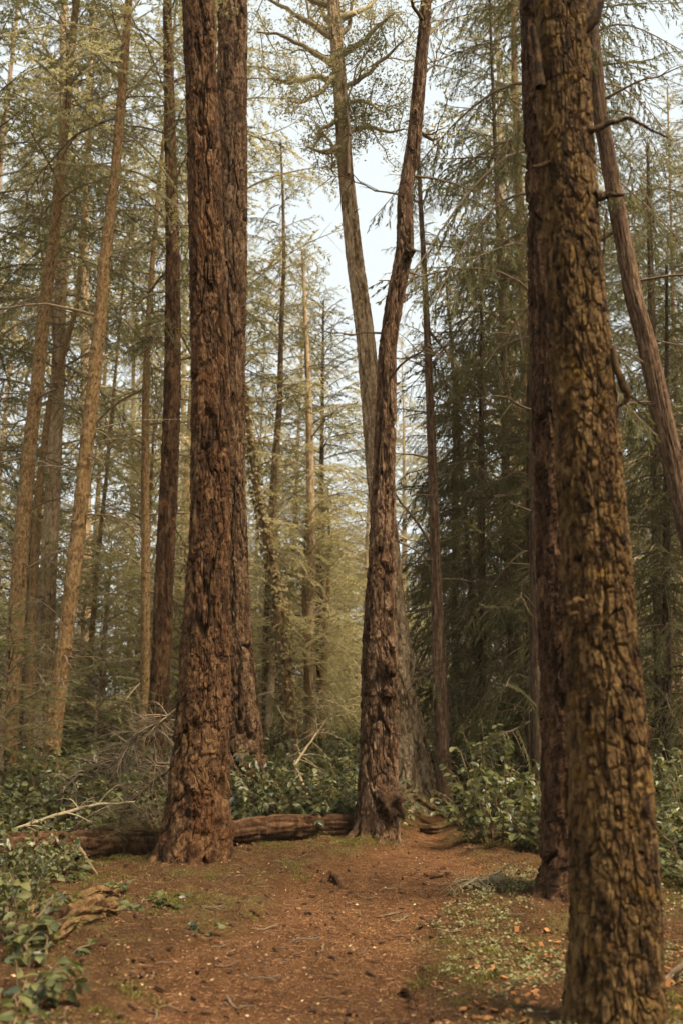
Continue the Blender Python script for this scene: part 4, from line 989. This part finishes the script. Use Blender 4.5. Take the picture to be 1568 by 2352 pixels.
X, Y = spread(22000, (-3.2, 3.2, 4.7, 11.5), lambda x, y: 0.30 + 0.6 * np.exp(-((path_mask(x, y) - 0.3) / 0.3) ** 2) * sstep(-0.2, 0.3, fbm(x * 2, y * 2, seed=61, o=2)))
k = len(X); B = np.stack([X, Y, gzz(X, Y) + rs.uniform(0.002, 0.012, k)], -1); az = rs.uniform(0, 6.28, k)
Dv = unit(np.stack([np.cos(az), np.sin(az), rs.normal(0, .35, k)], -1)); Nn = unit(np.cross(Dv, np.array((0, 0, 1.)) + rs.normal(0, .5, (k, 3))))
V, F = leafquads(B, Dv, Nn, rs.uniform(.010, .040, k), rs.uniform(.003, .010, k))
m, nt, b = nodemat('flakes'); geo = N(nt, 'ShaderNodeNewGeometry')
nt.links.new(ramp(nt, [(0.0, (0.03, 0.014, 0.006)), (0.6, (0.10, 0.045, 0.018)), (0.9, (0.24, 0.12, 0.05)), (1.0, (0.45, 0.33, 0.19))], geo.outputs['Random Per Island']), b.inputs['Base Color']); b.inputs['Roughness'].default_value = 0.85
tag(obj('bark_litter', mesh('bark_litter', V, F, [m]), kind='stuff'), 'dark bark flakes and cone scales strewn over path and verges', 'bark litter')
# low leafy ground cover right of the path
def cov(x, y): return (1 - path_mask(x, y)) * sstep(-0.25, 0.25, fbm(x * 1.3, y * 1.3, seed=44, o=3) + 0.15) * (x > 0.1) * (1 - sstep(8.6, 9.6, y)) * (0.25 + .75 * sstep(0.4, 1.0, x))
CX, CY = spread(2400, (0.1, 3.2, 4.7, 9.6), lambda x, y: 0.8 * cov(x, y))
nl = 13; cr = rs.uniform(0.02, 0.075, len(CX)); ra = np.repeat(cr, nl) * rs.uniform(0.05, 1, len(CX) * nl); az = rs.uniform(0, 6.28, len(ra)); k = len(ra)
X = np.repeat(CX, nl) + ra * np.cos(az); Y = np.repeat(CY, nl) + ra * np.sin(az); hh = np.repeat(cr, nl) * rs.uniform(0.1, 0.9, k)
B = np.stack([X, Y, gzz(X, Y) + 0.002 + hh], -1); az = az + rs.normal(0, 0.6, k)
Dv = unit(np.stack([np.cos(az), np.sin(az), rs.normal(.05, .35, k)], -1)); Nn = unit(np.cross(Dv, np.array((0, 0, 1.)) + rs.normal(0, .4, (k, 3))))
V, F = leafquads(B, Dv, Nn, rs.uniform(.012, .034, k), rs.uniform(.004, .010, k))
M['cover'] = leaf_mat('cover', [(0.09, 0.095, 0.035), (0.17, 0.165, 0.065), (0.22, 0.205, 0.09)], (0.2, .2, .06), .25, .55, .3, 3, True)
tag(obj('ground_cover', mesh('ground_cover', V, F, [M['cover']]), kind='stuff'), 'tiny pale green leaves of ground cover right of the path', 'ground cover')
# moss blades on both verges
def mosp(x, y): return (1 - path_mask(x, y)) * sstep(0.0, 0.3, fbm(x * 1.1, y * 1.1, seed=91, o=3) + 0.08)
CX, CY = spread(2600, (-3.2, 3.2, 4.8, 11.0), lambda x, y: 0.8 * mosp(x, y))
nb_ = 85; cr = rs.uniform(0.03, 0.13, len(CX)); ra = np.repeat(cr, nb_) * np.sqrt(rs.uniform(0, 1, len(CX) * nb_)); aa = rs.uniform(0, 6.28, len(ra))
X = np.repeat(CX, nb_) + ra * np.cos(aa); Y = np.repeat(CY, nb_) + ra * np.sin(aa); dome = np.repeat(cr, nb_) * 0.35 * (1 - (ra / np.repeat(cr, nb_)) ** 2)
k = len(X); B = np.stack([X, Y, gzz(X, Y) - 0.006 + dome], -1)
Dv = unit(np.stack([rs.normal(0, .7, k), rs.normal(0, .7, k), np.full(k, 0.7)], -1)); Nn = unit(np.cross(Dv, rs.normal(0, 1, (k, 3))))
V, F = leafquads(B, Dv, Nn, rs.uniform(.010, .030, k), rs.uniform(.002, .005, k))
M['moss'] = leaf_mat('moss', [(0.055, 0.050, 0.013), (0.125, 0.108, 0.029), (0.24, 0.20, 0.064)], (0.28, .24, .06), .3, .8, .1, 3)
tag(obj('moss', mesh('moss', V, F, [M['moss']]), kind='stuff'), 'yellow-green moss on the verges of the path', 'moss')

# ------------------------------------------------------------------ air
HAZE = 0.0005
if HAZE:
    hv = np.array([(x, y, z) for x in (-140, 140) for y in (-140, 140) for z in (-3, 45)], float)
    hm = bpy.data.materials.new('haze'); hm.use_nodes = True; nt = hm.node_tree; nt.nodes.clear()
    pv = N(nt, 'ShaderNodeVolumePrincipled'); pv.inputs['Color'].default_value = (1.0, 0.90, 0.70, 1); pv.inputs['Density'].default_value = HAZE; pv.inputs['Anisotropy'].default_value = 0.0
    nt.links.new(pv.outputs[0], N(nt, 'ShaderNodeOutputMaterial').inputs['Volume'])
    hz_ = obj('haze', mesh('haze', hv, np.array([(0, 1, 3, 2), (4, 6, 7, 5), (0, 4, 5, 1), (2, 3, 7, 6), (0, 2, 6, 4), (1, 5, 7, 3)]), [hm]), kind='stuff')
    tag(hz_, 'thin pale haze hanging in the air between the trees', 'haze')
